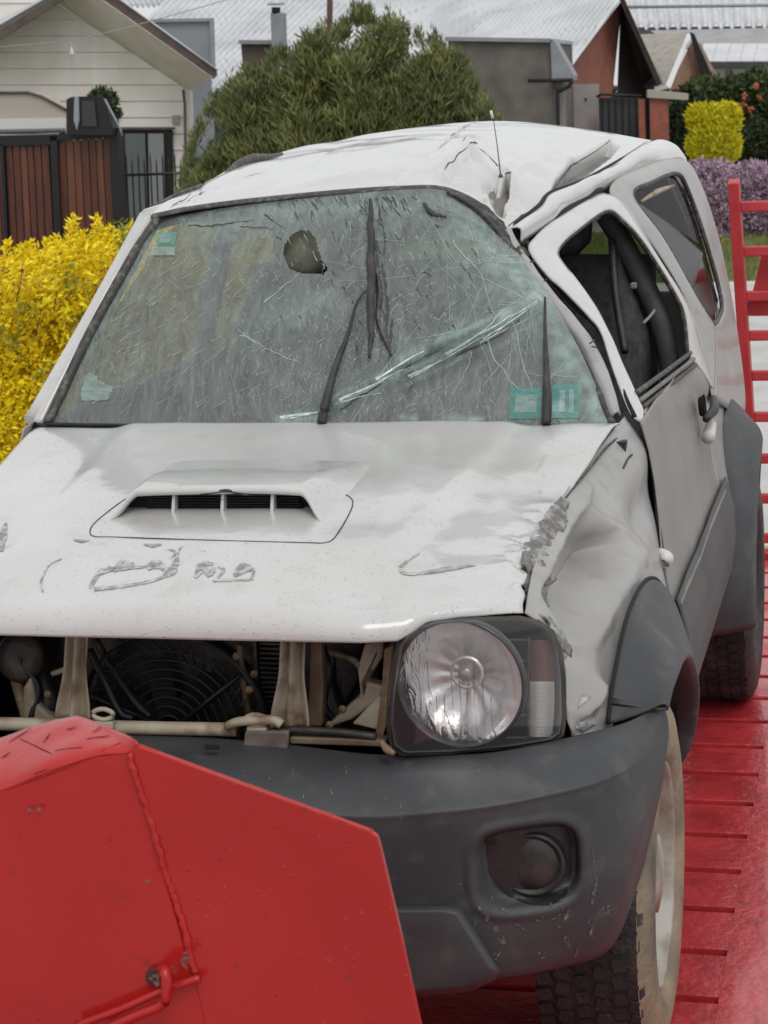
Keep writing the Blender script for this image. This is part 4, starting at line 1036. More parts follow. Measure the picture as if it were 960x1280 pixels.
# dirty scraped tip low behind the lamp
sp = []
tt = [(728, 868), (738, 872), (748, 890), (744, 905), (728, 916), (718, 910), (722, 885)]
q = [onf(a, b, .003) for a, b in tt]
if all(x is not None for x in q): mk('scrape', q, [tuple(range(len(q)))], SCUFF, fender, smooth=False)
# hood shut line along the sound rear part of the fender
q = [(775, 546, 1.09), (757, 562, .98), (738, 586, .86), (718, 610, .74), (702, 630, .63)]
tube('shut_line', [PP(a)+V((.001, 0, .003)) for a in q], .0022, SEAL, fender, 6, 24)
# bolt-on side reflector stub
tube('side_lamp', [P(824, 690, 1.06)+V((.0, 0, 0)), P(826, 698, 1.05)+V((.014, -.006, 0)), P(825, 707, 1.05)], [.010, .015, .007], WHITE, car, 12, 8)

# ---- door gap between fender and door
gap = [(804, 530, 1.15), (811, 570, 1.13), (817, 610, 1.11), (822, 650, 1.085), (827, 690, 1.07), (832, 735, 1.06), (842, 765, 1.05), (848, 800, 1.04)]
tube('door_gap', [PP(a)+V((.001, 0, 0)) for a in gap], [.0015, .0015, .0025, .005, .005, .004, .005, .004], GAP, car, 6, 40)

# ---- body side below the belt line (both sides share one profile)
ZX = [(.30, .66), (.37, .69), (.42, .712), (.50, .738), (.58, .748), (.66, .745), (.745, .722), (.82, .707), (.90, .700), (.97, .690), (1.03, .678), (1.09, .660), (1.12, .645)]
def xprof(z):
    if z <= ZX[0][0]: return ZX[0][1]
    for (z0, x0), (z1, x1) in zip(ZX, ZX[1:]):
        if z <= z1:
            f = (z-z0)/(z1-z0); return x0+(x1-x0)*f
    return ZX[-1][1]
def side_patch(name, y0, y1, z0, z1, m, parent, sx=1, nu=40, nv=30, out=0, dents=True, cut=None, **k):
    """y0, y1: functions of z; z1: function of y"""
    G = []
    for j in range(nv):
        row = []
        for i in range(nu):
            u, v = i/(nu-1), j/(nv-1)
            zz = z0+(1.0-z0)*v; yy = y0(zz)+(y1(zz)-y0(zz))*u
            zt = z1(yy); zb = z0(yy) if callable(z0) else z0
            z = zb+(zt-zb)*v; y = y0(z)+(y1(z)-y0(z))*u
            x = xprof(z)+out
            if y > 2.9: x -= .025*((y-2.9)/.5)**2
            if dents:
                x += .005*noise.noise(V((y*1.6, z*4, sx)))*min(1, 6*min(u, 1-u)) + .0012*noise.noise(V((y*6, z*9, 5)))
                if sx > 0: x -= .011*gauss(math.hypot((y-1.45)*.7, z-.98), .07) + .012*gauss(math.hypot(y-1.9, (z-1.05)*2), .12)
            row.append(V((x*sx, y, z)))
        G.append(row)
    if sx < 0: G = [r[::-1] for r in G]
    return gridmesh(name, G, m, parent, **k)
belt = lambda y: 1.088 - .010*sstep(1.2, 2.2, y) + .010*sstep(1.2, 1.35, y)*0
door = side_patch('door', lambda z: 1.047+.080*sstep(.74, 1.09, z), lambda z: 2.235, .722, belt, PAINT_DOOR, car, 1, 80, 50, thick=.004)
clad = side_patch('door_cladding', lambda z: 1.055-.02*sstep(.74, .54, z), lambda z: 2.36, .37, lambda y: .738, CLADM, car, 1, 60, 24, out=.012, thick=.006)
tube('cladding_edge', [V((xprof(.724)+.015, y, .724+.010*noise.noise(V((y*3, 0, 0))))) for y in [1.06+i*.05 for i in range(25)]], .004, TRIM, door, 6)
DT = bvh(door)
# door handle: recessed cup with a flap
hc = P(880, 510, y=2.0)
lathe('handle_cup', [(.001, -.012), (.022, -.012), (.028, .0), (.031, .003)], hc+V((.0, 0, .004)), (1, 0, .1), GAP, door, 24)
tube('door_handle', [P(877, 524, y=1.93)+V((.01, 0, 0)), P(881, 512, y=2.0)+V((.022, 0, 0)), P(888, 498, y=2.10)+V((.008, 0, 0))], [.009, .013, .009], BLACK, door, 10, 12)
tube('lock_cover', [P(884, 548, y=1.98)+V((.002, 0, 0)), P(886, 530, y=2.04)+V((.006, 0, 0))], [.017, .013], WHITE, door, 12, 6)
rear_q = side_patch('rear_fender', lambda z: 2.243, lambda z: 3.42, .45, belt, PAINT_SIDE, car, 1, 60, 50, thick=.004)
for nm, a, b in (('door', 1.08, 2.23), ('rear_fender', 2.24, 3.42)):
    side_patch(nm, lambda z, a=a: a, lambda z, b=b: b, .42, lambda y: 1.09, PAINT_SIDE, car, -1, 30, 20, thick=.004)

# ---- door window frame with the bent A-pillar leg
DO = [(803, 530, 1.16), (787, 516, 1.18), (766, 463, 1.26), (752, 417, 1.34), (737, 397, 1.39), (703, 362, 1.44), (684, 345, 1.47), (661, 313, 1.52), (668, 297, 1.60), (692, 276, 1.75), (735, 250, 2.08), (757, 243, 2.20), (786, 262, 2.30), (828, 332, 2.34), (864, 392, 2.36), (880, 440, 2.34), (890, 486, 2.28)]
DI = [(799, 505, 1.24), (794, 492, 1.26), (781, 463, 1.31), (763, 422, 1.39), (746, 387, 1.46), (720, 350, 1.52), (706, 333, 1.56), (697, 316, 1.62), (706, 301, 1.70), (724, 286, 1.82), (748, 268, 2.00), (762, 263, 2.07), (776, 272, 2.12), (804, 302, 2.16), (845, 367, 2.20), (857, 398, 2.20), (862, 448, 2.18)]
def fr_d(p, u, v, n): return V((.003*noise.noise(p*9), 0, .003*noise.noise(p*9+V((5, 5, 5)))))*min(1, 8*min(v, 1-v))
band('window_frame', DO, DI, (.004, -.002, .002), PAINT, door, 170, 9, disp=fr_d, thick=.006)
# dark rubber inside the opening, and the window sill strips
tube('window_seal', [PP(a)+V((-.004, .004, -.002)) for a in DI], .007, SEAL, door, 7, 90)
for k, (o, m, r) in enumerate((((0, 0, .008), SEAL, .006), ((.008, 0, -.008), TRIM, .0055), ((.012, 0, -.022), SEAL, .0055))):
    tube('sill_strip', [PP((795, 496, 1.25))+V(o), PP((828, 470, 1.7))+V(o)+V((.004, 0, .0)), PP((863, 445, 2.18))+V(o)], r, m, door, 7, 24)
# upper edge of the door skin below the sill, smashed and rolled outwards
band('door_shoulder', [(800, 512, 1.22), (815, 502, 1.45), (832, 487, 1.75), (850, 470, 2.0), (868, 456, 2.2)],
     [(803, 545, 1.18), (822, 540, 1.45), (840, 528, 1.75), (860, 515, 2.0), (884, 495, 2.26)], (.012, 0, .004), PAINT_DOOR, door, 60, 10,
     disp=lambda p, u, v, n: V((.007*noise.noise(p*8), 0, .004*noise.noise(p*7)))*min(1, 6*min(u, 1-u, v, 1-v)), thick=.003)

# ---- A-pillar beside the windscreen, kinked
AO = [(640, 292, 1.52), (657, 318, 1.50), (676, 346, 1.44), (700, 376, 1.39), (724, 404, 1.34), (744, 432, 1.29), (758, 462, 1.22), (768, 494, 1.16), (776, 520, 1.12)]
AI = [(628, 292, 1.50), (645, 320, 1.47), (662, 350, 1.42), (684, 384, 1.37), (706, 412, 1.32), (724, 440, 1.27), (740, 474, 1.20), (754, 504, 1.14), (764, 524, 1.10)]
def ap_d(p, u, v, n):
    return V((.006*noise.noise(p*16), -.004*noise.noise(p*20+V((2, 2, 2))), .005*noise.noise(p*14)))*min(1, 5*min(v, 1-v)+.2)
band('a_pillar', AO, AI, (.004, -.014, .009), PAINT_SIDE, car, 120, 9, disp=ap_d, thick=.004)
tube('pillar_seam', [PP(a)+V((.004, .02, 0)) for a in [(646, 296, 1.55), (664, 322, 1.52), (688, 354, 1.47), (716, 386, 1.42), (742, 410, 1.37), (760, 448, 1.30), (776, 494, 1.20), (790, 524, 1.15)]], .005, GAP, car, 8, 40)
kinks = []
for a, b in (((664, 331, 1.45), (669, 330, 1.455)), ((679, 356, 1.42), (685, 352, 1.425)), ((738, 433, 1.262), (744, 428, 1.27)), ((741, 436, 1.262), (748, 438, 1.25))):
    kinks.append(tube_geo([PP(a)+V((0, -.014, .007)), PP(b)+V((0, -.012, .007))], .0016, 5))
v, f = join(kinks); mk('paint_crack', v, f, SEAL, car, kind='stuff')

# ---- right A-pillar (photo left)
RO = [(43, 530, 1.13), (70, 475, 1.20), (98, 418, 1.28), (132, 354, 1.37), (163, 302, 1.45), (186, 270, 1.50)]
RI = [(53, 530, 1.10), (81, 474, 1.17), (108, 420, 1.24), (142, 355, 1.33), (171, 305, 1.41), (194, 273, 1.47)]
band('a_pillar', RO, RI, (-.006, -.010, .006), PAINT, car, 60, 7, thick=.004)
tube('roof_gutter', [(150, 322, 1.47), (168, 292, 1.53), (182, 271, 1.58), (204, 254, 1.68), (240, 238, 1.80), (262, 232, 1.9)], .009, SEAL, car, 8, 40)
tube('gutter_trim', [(268, 234, 1.9), (286, 219, 2.0), (300, 206, 2.1), (316, 199, 2.2), (338, 197, 2.35), (352, 193, 2.5)], [.006, .012, .014, .014, .010, .006], SEAL, car, 8, 40)

# ---- roof
ROOF = [
 [(190, 268, 1.45), (240, 258, 1.46), (310, 249, 1.48), (420, 238, 1.50), (500, 233, 1.52), (556, 234, 1.53), (604, 256, 1.53), (636, 288, 1.53)],
 [(205, 254, 1.60), (256, 238, 1.66), (325, 227, 1.72), (420, 213, 1.76), (500, 206, 1.78), (566, 205, 1.80), (622, 230, 1.68), (664, 266, 1.70)],
 [(236, 240, 1.80), (290, 214, 1.92), (350, 204, 2.05), (430, 192, 2.12), (510, 183, 2.15), (586, 180, 2.15), (640, 205, 2.02), (690, 241, 1.92)],
 [(266, 224, 2.05), (320, 202, 2.25), (380, 190, 2.45), (450, 178, 2.55), (530, 170, 2.60), (610, 168, 2.60), (680, 185, 2.50), (733, 224, 2.24)],
 [(300, 207, 2.35), (360, 190, 2.7), (420, 178, 2.9), (490, 166, 3.0), (560, 160, 3.05), (636, 158, 3.05), (715, 166, 3.0), (782, 196, 2.72)],
 [(345, 197, 2.8), (410, 181, 3.1), (455, 171, 3.3), (520, 160, 3.35), (590, 153, 3.38), (650, 153, 3.38), (730, 162, 3.36), (814, 176, 3.22)],
]
def RZ(px, py, z=1.60):
    p = P(px, py, z=z); return (p.x, p.y)
FACET = [(684, 244), (695, 226), (710, 210), (742, 190), (762, 178), (776, 183), (764, 198), (738, 218), (714, 234)]
def rdisp(p, u, v, n):
    x, y = p.x, p.y; d = 0.0; sx = 0.0
    qx, qy = proj(p)
    e = min(1, 10*min(u, 1-u, v, 1-v)+.02)
    # pressed lines and sharp folds of the roof skin
    for a, b, A_, w in (
        ((492, 222), (582, 155), -.010, 7), ((498, 228), (590, 158), .006, 6), ((330, 246), (420, 184), -.005, 8),
        ((545, 212), (586, 184), .010, 7), ((586, 184), (628, 222), .016, 8), ((548, 226), (612, 232), -.016, 12),
        ((628, 216), (634, 262), .016, 6), ((618, 226), (626, 256), -.058, 9), ((606, 236), (612, 256), .012, 6), ((642, 220), (700, 190), .008, 12),
        ((640, 240), (652, 268), -.020, 12), ((690, 232), (712, 208), .016, 7), ((712, 208), (764, 176), .014, 7),
        ((205, 256), (300, 226), -.010, 7), ((222, 262), (262, 240), .010, 5), ((240, 262), (250, 236), -.012, 6), ((262, 236), (330, 222), .008, 8),
        ((300, 250), (470, 214), .006, 9), ((380, 244), (470, 236), -.006, 8), ((560, 236), (600, 250), .010, 6),
    ):
        dd, t = seg_d(qx, qy, a, b); d += A_*math.exp(-dd/w)*min(1, 1.2*e+.1)
    if 670 < qx < 810 and inpoly(qx, qy, FACET):
        dd = min(seg_d(qx, qy, FACET[i], FACET[(i+1) % len(FACET)])[0] for i in range(len(FACET)))
        d -= .19*sstep(0, 8, dd); sx = -.06*sstep(0, 8, dd)
    DIM = [(610, 236), (618, 229), (633, 217), (639, 220), (637, 238), (625, 256), (616, 252)]
    if 600 < qx < 645 and inpoly(qx, qy, DIM):
        dd = min(seg_d(qx, qy, DIM[i], DIM[(i+1) % len(DIM)])[0] for i in range(len(DIM))); d -= .09*min(1, dd/3.5)
    # plate left of the long ridge sags towards the screen
    SAG = [(548, 224), (566, 200), (588, 181), (628, 218), (616, 232), (600, 250), (572, 236)]
    if 540 < qx < 635 and inpoly(qx, qy, SAG):
        dd = min(seg_d(qx, qy, SAG[i], SAG[(i+1) % len(SAG)])[0] for i in range(len(SAG))); d -= .016*min(1, dd/9)
    d += e*(.008*noise.noise(V((x*3.2, y*2.2, 2))) + .003*noise.noise(V((x*9, y*6, 5))))
    k = gauss(math.hypot((qx-610)/70, (qy-225)/38), 1)
    d += e*k*(.012*(1-2*abs(noise.noise(V((x*11, y*6, 1))))) + .005*noise.noise(V((x*26, y*14, 7))))
    return V((sx, 0, d))
roof = loft('roof', ROOF, 380, 260, PAINT, car, rdisp, thick=.004)
RTREE = bvh(roof)
cg0 = []
for pts, w in (([(549, 224), (556, 212), (561, 204), (566, 203), (572, 193), (580, 188), (588, 179)], .0024), ([(588, 179), (596, 180)], .0045), ([(590, 180), (606, 192), (622, 208), (630, 217)], .0022), ([(630, 217), (641, 216)], .003),
               ([(690, 238), (698, 226), (707, 215), (714, 206), (722, 203)], .0042), ([(714, 206), (742, 190), (772, 168)], .0026), ([(617, 232), (619, 244), (626, 254)], .002),
               ([(212, 262), (222, 254), (232, 250), (244, 236)], .0028), ([(226, 262), (240, 248), (262, 238)], .002), ([(500, 215), (540, 188), (582, 156)], .0012), ([(634, 284), (650, 272), (668, 262), (676, 252)], .004)):
    q_ = [on(RTREE, a, b, .001) for a, b in [(p_.x, p_.y) for p_ in cr([V((a, b, 0)) for a, b in pts], 14)]]
    q_ = [p_ for p_ in q_ if p_ is not None]
    if len(q_) > 3: cg0.append(tube_geo(q_, [w*(.35+.65*math.sin(PI*(i+.5)/len(q_)))*random.uniform(.7, 1.2) for i in range(len(q_))], 5))
v, f = join(cg0); mk('roof_creases', v, f, SEAL, roof, kind='stuff')
band('roof_edge', [tuple(a) for a in ROOF[0]], [(a[0], a[1]+5, a[2]-.01) for a in ROOF[0]], (0, -.008, -.002), SEAL, roof, 90, 6, thick=.003)
# cantrail between roof skin and door, gutter channel
GA = [(633, 291, 1.53), (674, 259, 1.74), (689, 242, 1.9), (730, 226, 2.2), (780, 198, 2.7), (812, 178, 3.2), (826, 176, 3.32)]
GB = [(651, 304, 1.53), (690, 277, 1.75), (706, 266, 1.88), (740, 246, 2.14), (800, 212, 2.72), (848, 200, 3.18), (862, 214, 3.34)]
def rail_d(p, u, v, n):
    return V((.003*noise.noise(p*8), 0, .007*noise.noise(p*6)))*min(1, 6*min(v, 1-v))
band('roof_rail', GA, GB, (.010, -.002, .020), PAINT, car, 120, 12, disp=rail_d, thick=.004)
tube('roof_gutter', [PP(a)+V((-.002, 0, .002)) for a in GA], [.006, .006, .0045, .004, .0035, .003], GAP, car, 7, 60)
tube('door_seam', [PP(a)+V((0, 0, .004)) for a in [(650, 309, 1.53), (664, 292, 1.62), (690, 275, 1.76), (712, 261, 1.92), (734, 249, 2.1), (750, 240, 2.2), (756, 238, 2.25)]], [.009, .006, .006, .007, .008, .003], GAP, car, 7, 40)
# crushed front roof corner
band('roof_corner', [(604, 256, 1.52), (622, 272, 1.51), (636, 290, 1.51), (652, 308, 1.50), (662, 322, 1.49)], [(596, 262, 1.50), (614, 278, 1.49), (628, 296, 1.48), (644, 316, 1.47), (654, 332, 1.46)], (0, -.012, .004), SEAL, car, 50, 8,
     disp=lambda p, u, v, n: V((noise.noise(p*50), noise.noise(p*55), noise.noise(p*60)))*.008, thick=.003)

# ---- rear quarter around its window
QI = [(893, 406, 2.52), (870, 370, 2.44), (830, 300, 2.42), (792, 245, 2.44), (814, 229, 2.65), (846, 217, 3.0), (861, 238, 3.1), (886, 310, 3.14), (903, 376, 3.12), (899, 398, 2.9), (893, 406, 2.52)]
QO = [(891, 500, 2.30), (864, 392, 2.37), (818, 310, 2.34), (762, 241, 2.25), (800, 210, 2.72), (850, 199, 3.2), (874, 226, 3.36), (900, 305, 3.42), (922, 420, 3.42), (930, 515, 3.42), (891, 500, 2.30)]
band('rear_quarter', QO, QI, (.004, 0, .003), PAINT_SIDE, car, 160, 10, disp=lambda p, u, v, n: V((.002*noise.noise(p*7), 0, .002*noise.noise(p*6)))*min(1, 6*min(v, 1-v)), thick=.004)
tube('window_seal', [PP(a)+V((-.003, 0, 0)) for a in QI], .007, SEAL, car, 7, 90)
QG = glassy('dark_side_glass', (.16, .16, .16), (.05, .055, .055), .12, .08, 1.06)
q = [PP(a)+V((-.012, 0, 0)) for a in QI[:-1]]
faceto(mk('quarter_window', q, [tuple(range(len(q)))], QG, car, smooth=False))
tube('drip_moulding', [(783, 240, 2.42), (800, 228, 2.6), (820, 219, 2.8), (843, 213, 3.0)], [.004, .007, .006, .003], SEAL, car, 6, 24)
tube('window_trim', [(801, 252, 2.55), (820, 240, 2.75), (842, 232, 2.95)], [.004, .010, .004], PRIMER, car, 6, 20)

# ---- wheel arch flares
def arc_pts(cy, cz, r, x, a0, a1, n, xo=None):
    o = []
    for i in range(n):
        th = math.radians(a0+(a1-a0)*i/(n-1)); o.append(V((x if xo is None else xo(i/(n-1)), cy-r*math.cos(th), cz+r*math.sin(th))))
    return o
def flare(cy, a0, a1, sx, parent, ro=.50, up=None, lipz=.36, nm='wheel_arch_flare', lip=None):
    n = 28
    A_ = up if up else [V((xprof(min(1.0, max(.3, p.z)))-.004, p.y, p.z)) for p in arc_pts(cy, lipz+.01, ro, .7, a0, a1, n)]
    A_ = cr([PP(a) for a in A_], n)
    fr = lambda t: t if cy < 1 else 0
    B_ = arc_pts(cy, lipz, .405, .79, a0, a1, n, xo=lambda t: .79+(.012 if cy > 1 else 0)-.062*sstep(.45, 1, t)*(1 if cy < 1 else .6))
    C_ = arc_pts(cy, lipz, .375, .785, a0, a1, n, xo=lambda t: .784+(.012 if cy > 1 else 0)-.062*sstep(.45, 1, t)*(1 if cy < 1 else .6))
    D_ = arc_pts(cy, lipz, .38, .70, a0, a1, n)
    if lip:
        C_ = cr([PP(a) for a in lip], n); B_ = [p+V((.004, 0, .014)) for p in C_]; D_ = [V((p.x-.09, p.y, p.z+.01)) for p in C_]
    rows = [A_, [p.lerp(q, .10)+V((.010, 0, 0)) for p, q in zip(A_, B_)], [p.lerp(q, .55)+V((.010, 0, 0)) for p, q in zip(A_, B_)], [p.lerp(q, .92)+V((.004, 0, 0)) for p, q in zip(A_, B_)], C_, D_]
    rows = [[V((p.x*sx, p.y, p.z)) for p in r] for r in rows]
    return loft(nm, rows, 70, 22, PLASTIC, parent, thick=.004)
up = [(757, 905, .27), (765, 845, .325), (780, 776, .43), (799, 733, .60), (816, 724, .78), (833, 744, 1.0), V((.738, 1.05, .66)), V((.735, 1.055, .56)), V((.715, 1.04, .46))]
lipc = [(829, 888, .285), (834, 866, .33), (841, 847, .40), (848, 830, .52), (855, 823, .66), (861, 829, .78), (866, 848, .88), (868, 872, .95), V((.768, 1.0, .50)), V((.755, 1.02, .44)), V((.735, 1.02, .40))]
flare(.60, 36, 168, 1, car, up=up, lip=lipc)
flare(2.85, -8, 184, 1, car, ro=.50)
flare(.60, 30, 182, -1, car); flare(2.85, -8, 184, -1, car)
tube('flare_seam', [PP(a)+V((.004, -.004, .003)) for a in up[:6]], .0035, GAP, car, 6, 40)
# dark arch liners
for sx in (1, -1):
    for cy in (.60, 2.85):
        G = [[V((sx*x, p.y, p.z)) for p in arc_pts(cy, .36, .41, 0, 32 if cy < 1 else 5, 178, 30)] for x in (.50, .60, .70, .742)]
        gridmesh('arch_liner', G, GAP, car)
    # sill
    tube('sill', [V((sx*.655, 1.05, .38)), V((sx*.66, 1.6, .38)), V((sx*.655, 2.4, .38))], .035, BLACK, car, 10, 12)

# ---- windscreen
WS = [
 [(62, 528, 1.085), (160, 530, 1.075), (290, 531, 1.07), (412, 532, 1.065), (540, 533, 1.07), (660, 534, 1.075), (765, 532, 1.09)],
 [(112, 422, 1.215), (190, 424, 1.19), (300, 426, 1.175), (412, 426, 1.17), (530, 426, 1.18), (634, 424, 1.195), (722, 432, 1.24)],
 [(160, 334, 1.34), (225, 332, 1.32), (315, 328, 1.31), (414, 324, 1.31), (515, 322, 1.32), (600, 330, 1.34), (670, 345, 1.39)],
 [(204, 272, 1.455), (262, 262, 1.46), (335, 252, 1.475), (420, 242, 1.49), (500, 237, 1.505), (566, 242, 1.505), (628, 294, 1.48)],
]
def WZ(px, py):
    t = max(0, min(1, (530-py)/290)); p = P(px, py, y=1.08+.41*t); return (p.x, p.z)
folds = [(WZ(418, 502), WZ(560, 432), .022, .022), (WZ(560, 432), WZ(672, 376), .026, .02), (WZ(512, 468), WZ(606, 424), -.018, .02), (WZ(606, 424), WZ(668, 388), .014, .02),
         (WZ(462, 250), WZ(468, 450), .010, .02), (WZ(350, 330), WZ(400, 430), -.006, .03), (WZ(230, 268), WZ(330, 262), .010, .02)]
def wdisp(p, u, v, n):
    e = min(1, 12*min(u, 1-u, v, 1-v)); d = 0
    for a, b, A_, w in folds:
        dd, t = seg_d(p.x, p.z, a, b); d += A_*gauss(dd, w)
    d += .012*noise.noise(V((p.x*3, p.z*4, 1)))
    k = .25 + .75*sstep(.35, 1, v)
    d += k*(.0045*(1-2*abs(noise.noise(V((p.x*13, p.z*20, 3))))) + .002*noise.noise(V((p.x*40, p.z*55, 3))))
    d -= .02*gauss(math.hypot(p.x-.22, p.z-1.45), .16)
    return V((0, -d*.8, d*.6))*e
wscreen = loft('windscreen', WS, 300, 200, WSG, car, wdisp)
faceto(wscreen)
at_ = wscreen.data.attributes.new('craze', 'FLOAT', 'POINT')
CZ = [((500, 448), (668, 374), 7, .55), ((520, 462), (640, 392), 7, .6), ((424, 502), (500, 468), 8, .6), ((420, 498), (470, 480), 10, .3), ((585, 275), (640, 340), 38, .42), ((640, 330), (672, 372), 24, .6), ((610, 330), (650, 380), 28, .3),
      ((684, 400), (752, 520), 20, .5), ((350, 524), (400, 524), 7, .6), ((240, 285), (330, 272), 16, .25), ((330, 268), (560, 250), 18, .30), ((700, 520), (756, 524), 10, .4), ((560, 522), (600, 526), 5, .5), ((500, 520), (520, 524), 4, .5), ((190, 290), (110, 440), 9, .25), ((600, 300), (560, 260), 30, .2), ((330, 400), (400, 380), 18, .22)]
cz = []
for v_ in wscreen.data.vertices:
    qx, qy = proj(v_.co); c_ = 0
    for a_, b_, w_, m_ in CZ:
        dd, t_ = seg_d(qx, qy, a_, b_); c_ = max(c_, m_*math.exp(-(dd/w_)**1.5))
    cz.append(c_*(1+.5*noise.noise(V((qx*.06, qy*.06, 0)))))
at_.data.foreach_set('value', cz)
WT = bvh(wscreen)
def onw(px, py, lift=.002): return on(WT, px, py, lift)
band('windscreen_seal', [tuple(a) for a in WS[0]], [(a[0]-(4 if i == 0 else 0), a[1]+6, a[2]-.005) for i, a in enumerate(WS[0])], (0, -.006, .006), RUBBER, wscreen, 80, 6)
tube('windscreen_seal', [(199, 272, 1.45), (177, 303, 1.40), (158, 334, 1.335), (110, 421, 1.21), (60, 528, 1.08)], .011, SEAL, wscreen, 8, 60)
tube('windscreen_seal', [(560, 238, 1.50), (600, 264, 1.49), (630, 298, 1.47), (660, 342, 1.41), (686, 384, 1.36), (712, 420, 1.29), (734, 462, 1.21), (752, 500, 1.14), (766, 530, 1.09)], .007, SEAL, wscreen, 8, 80)
# cracks: jagged polylines followed over the glass
def crack_geo(x, y, ang, length, w, wander=.35, step=5):
    pts = [(x, y)]; a = ang; L_ = 0
    while L_ < length:
        s = step*random.uniform(.6, 1.5); a2 = a + random.gauss(0, wander); x += math.cos(a2)*s; y += math.sin(a2)*s; pts.append((x, y)); L_ += s
        a += random.gauss(0, wander*.3)
    vs, fs, seg = [], [], 0
    prev = None; n = len(pts)
    for i, (px, py) in enumerate(pts):
        ww = w*(1-.7*i/n)*random.uniform(.5, 1.4); dx, dy = (pts[min(i+1, n-1)][0]-pts[max(i-1, 0)][0], pts[min(i+1, n-1)][1]-pts[max(i-1, 0)][1])
        m = math.hypot(dx, dy) or 1; nx, ny = -dy/m*ww, dx/m*ww
        p, q = onw(px+nx, py+ny, .0012), onw(px-nx, py-ny, .0012)
        if p is None or q is None: prev = None; continue
        vs += [p, q]
        if prev is not None: fs.append((prev, prev+1, len(vs)-1, len(vs)-2))
        prev = len(vs)-2
    return vs, fs
cg = []
def burst(cx, cy, n, l0, l1, w, a0=0, a1=2*PI, wander=.3):
    for _ in range(n):
        a = random.uniform(a0, a1); r = random.uniform(0, l0*.3)
        cg.append(crack_geo(cx+math.cos(a)*r, cy+math.sin(a)*r, a, random.uniform(l0, l1), w*random.uniform(.5, 1.3), wander))
burst(470, 300, 6, 15, 50, .35, wander=.15); burst(620, 320, 12, 15, 70, .35, wander=.12)
burst(664, 378, 14, 20, 110, .4, PI*.5, PI*1.25, .12); burst(690, 470, 10, 15, 60, .4, wander=.15)
for _ in range(460):       # short slivers that follow the stress in the glass
    x = random.triangular(210, 665, 500); y = 243+random.random()**1.5*270
    base = 1.05 if y < 380 else 1.25
    g_ = base + .5*noise.noise(V((x*.012, y*.012, 2))) + random.gauss(0, .15)
    cg.append(crack_geo(x, y, g_, random.uniform(2.5, 9), random.uniform(.22, .5), .10, 2.5))
for _ in range(230):
    x = random.uniform(110, 560); y = random.uniform(330, 522)
    cg.append(crack_geo(x, y, -.62+random.gauss(0, .12), random.uniform(4, 18), random.uniform(.25, .45), .08, 4))
for a, b, l, w in ((418, 506, 175, 1.2), (448, 492, 140, 1.0), (600, 428, 85, 1.2)):
    cg.append(crack_geo(a, b, -.47, l, w, .08, 6))
FOLDW = mat('fold_white', (.42, .50, .47), .4, 0, (.62, .70, .67), 60)
fw_ = []
for a, b, g_, l, w in ((556, 442, -.50, 130, 1.5), (510, 470, -.46, 105, 1.4), (424, 500, -.42, 70, 1.4), (604, 424, -.62, 74, 1.2), (470, 474, -.50, 60, 1.4), (350, 522, -.12, 46, 2.2)):
    fw_.append(crack_geo(a, b, g_, l, w, .05, 7)); fw_.append(crack_geo(a+3, b+2, g_+.03, l*.7, w*.5, .12, 5))
v, f = join(fw_); faceto(mk('fold_edge', v, f, FOLDW, wscreen, smooth=False, kind='stuff'))
for a, b, g, l in ((610, 425, 1.2, 110), (640, 400, 1.5, 120), (590, 440, 1.9, 60), (566, 300, 1.0, 120), (300, 420, .3, 80), (330, 378, -.7, 60)):
    cg.append(crack_geo(a, b, g, l, .8, .18, 6))
for _ in range(34):
    x = random.triangular(420, 690, 600); y = random.uniform(255, 500)
    cg.append(crack_geo(x, y, random.uniform(0, 2*PI), random.uniform(40, 130), random.uniform(.22, .42), .10, 5))
for _ in range(14):
    x = random.uniform(130, 420); y = random.uniform(265, 500)
    cg.append(crack_geo(x, y, random.uniform(0, 2*PI), random.uniform(30, 90), random.uniform(.2, .35), .08, 5))
v, f = join(cg); faceto(mk('crack_web', v, f, CRACK, wscreen, smooth=False, kind='stuff'))
CRDK = mat('crack_and_shadow', (.03, .035, .035), .4)  # dark shards, plus the shadows of cracks and folds painted as strokes
cg = []
for _ in range(120):
    x = random.triangular(300, 620, 470); y = 246+random.random()**2*190
    cg.append(crack_geo(x, y, 1.1+random.gauss(0, .3), random.uniform(4, 14), random.uniform(.3, .8), .15, 3))
for x, y, g, l, w in ((470, 300, 1.5, 120, 1.6), (478, 330, 1.4, 100, 1.5), (484, 370, 1.5, 80, 1.8), (490, 400, 1.7, 50, 1.6), (474, 260, 1.5, 60, 1.2), (236, 282, .02, 80, .9), (300, 283, .1, 40, .8), (330, 268, .6, 30, .8), (425, 512, -.47, 150, 1.0), (570, 445, -.47, 110, 1.1)):
    cg.append(crack_geo(x, y, g, l, w, .16, 4))
v, f = join(cg); faceto(mk('cracks_and_shadows', v, f, CRDK, wscreen, smooth=False, kind='stuff'))
HOLE = [(354, 318), (357, 304), (364, 294), (374, 288), (386, 288), (394, 297), (398, 312), (402, 324), (410, 336), (404, 343), (390, 342), (374, 341), (360, 334)]
bm = bmesh.new(); bm.from_mesh(wscreen.data)
bmesh.ops.delete(bm, geom=[f_ for f_ in bm.faces if inpoly(*proj(f_.calc_center_median()), HOLE)], context='FACES'); bm.to_mesh(wscreen.data); bm.free()
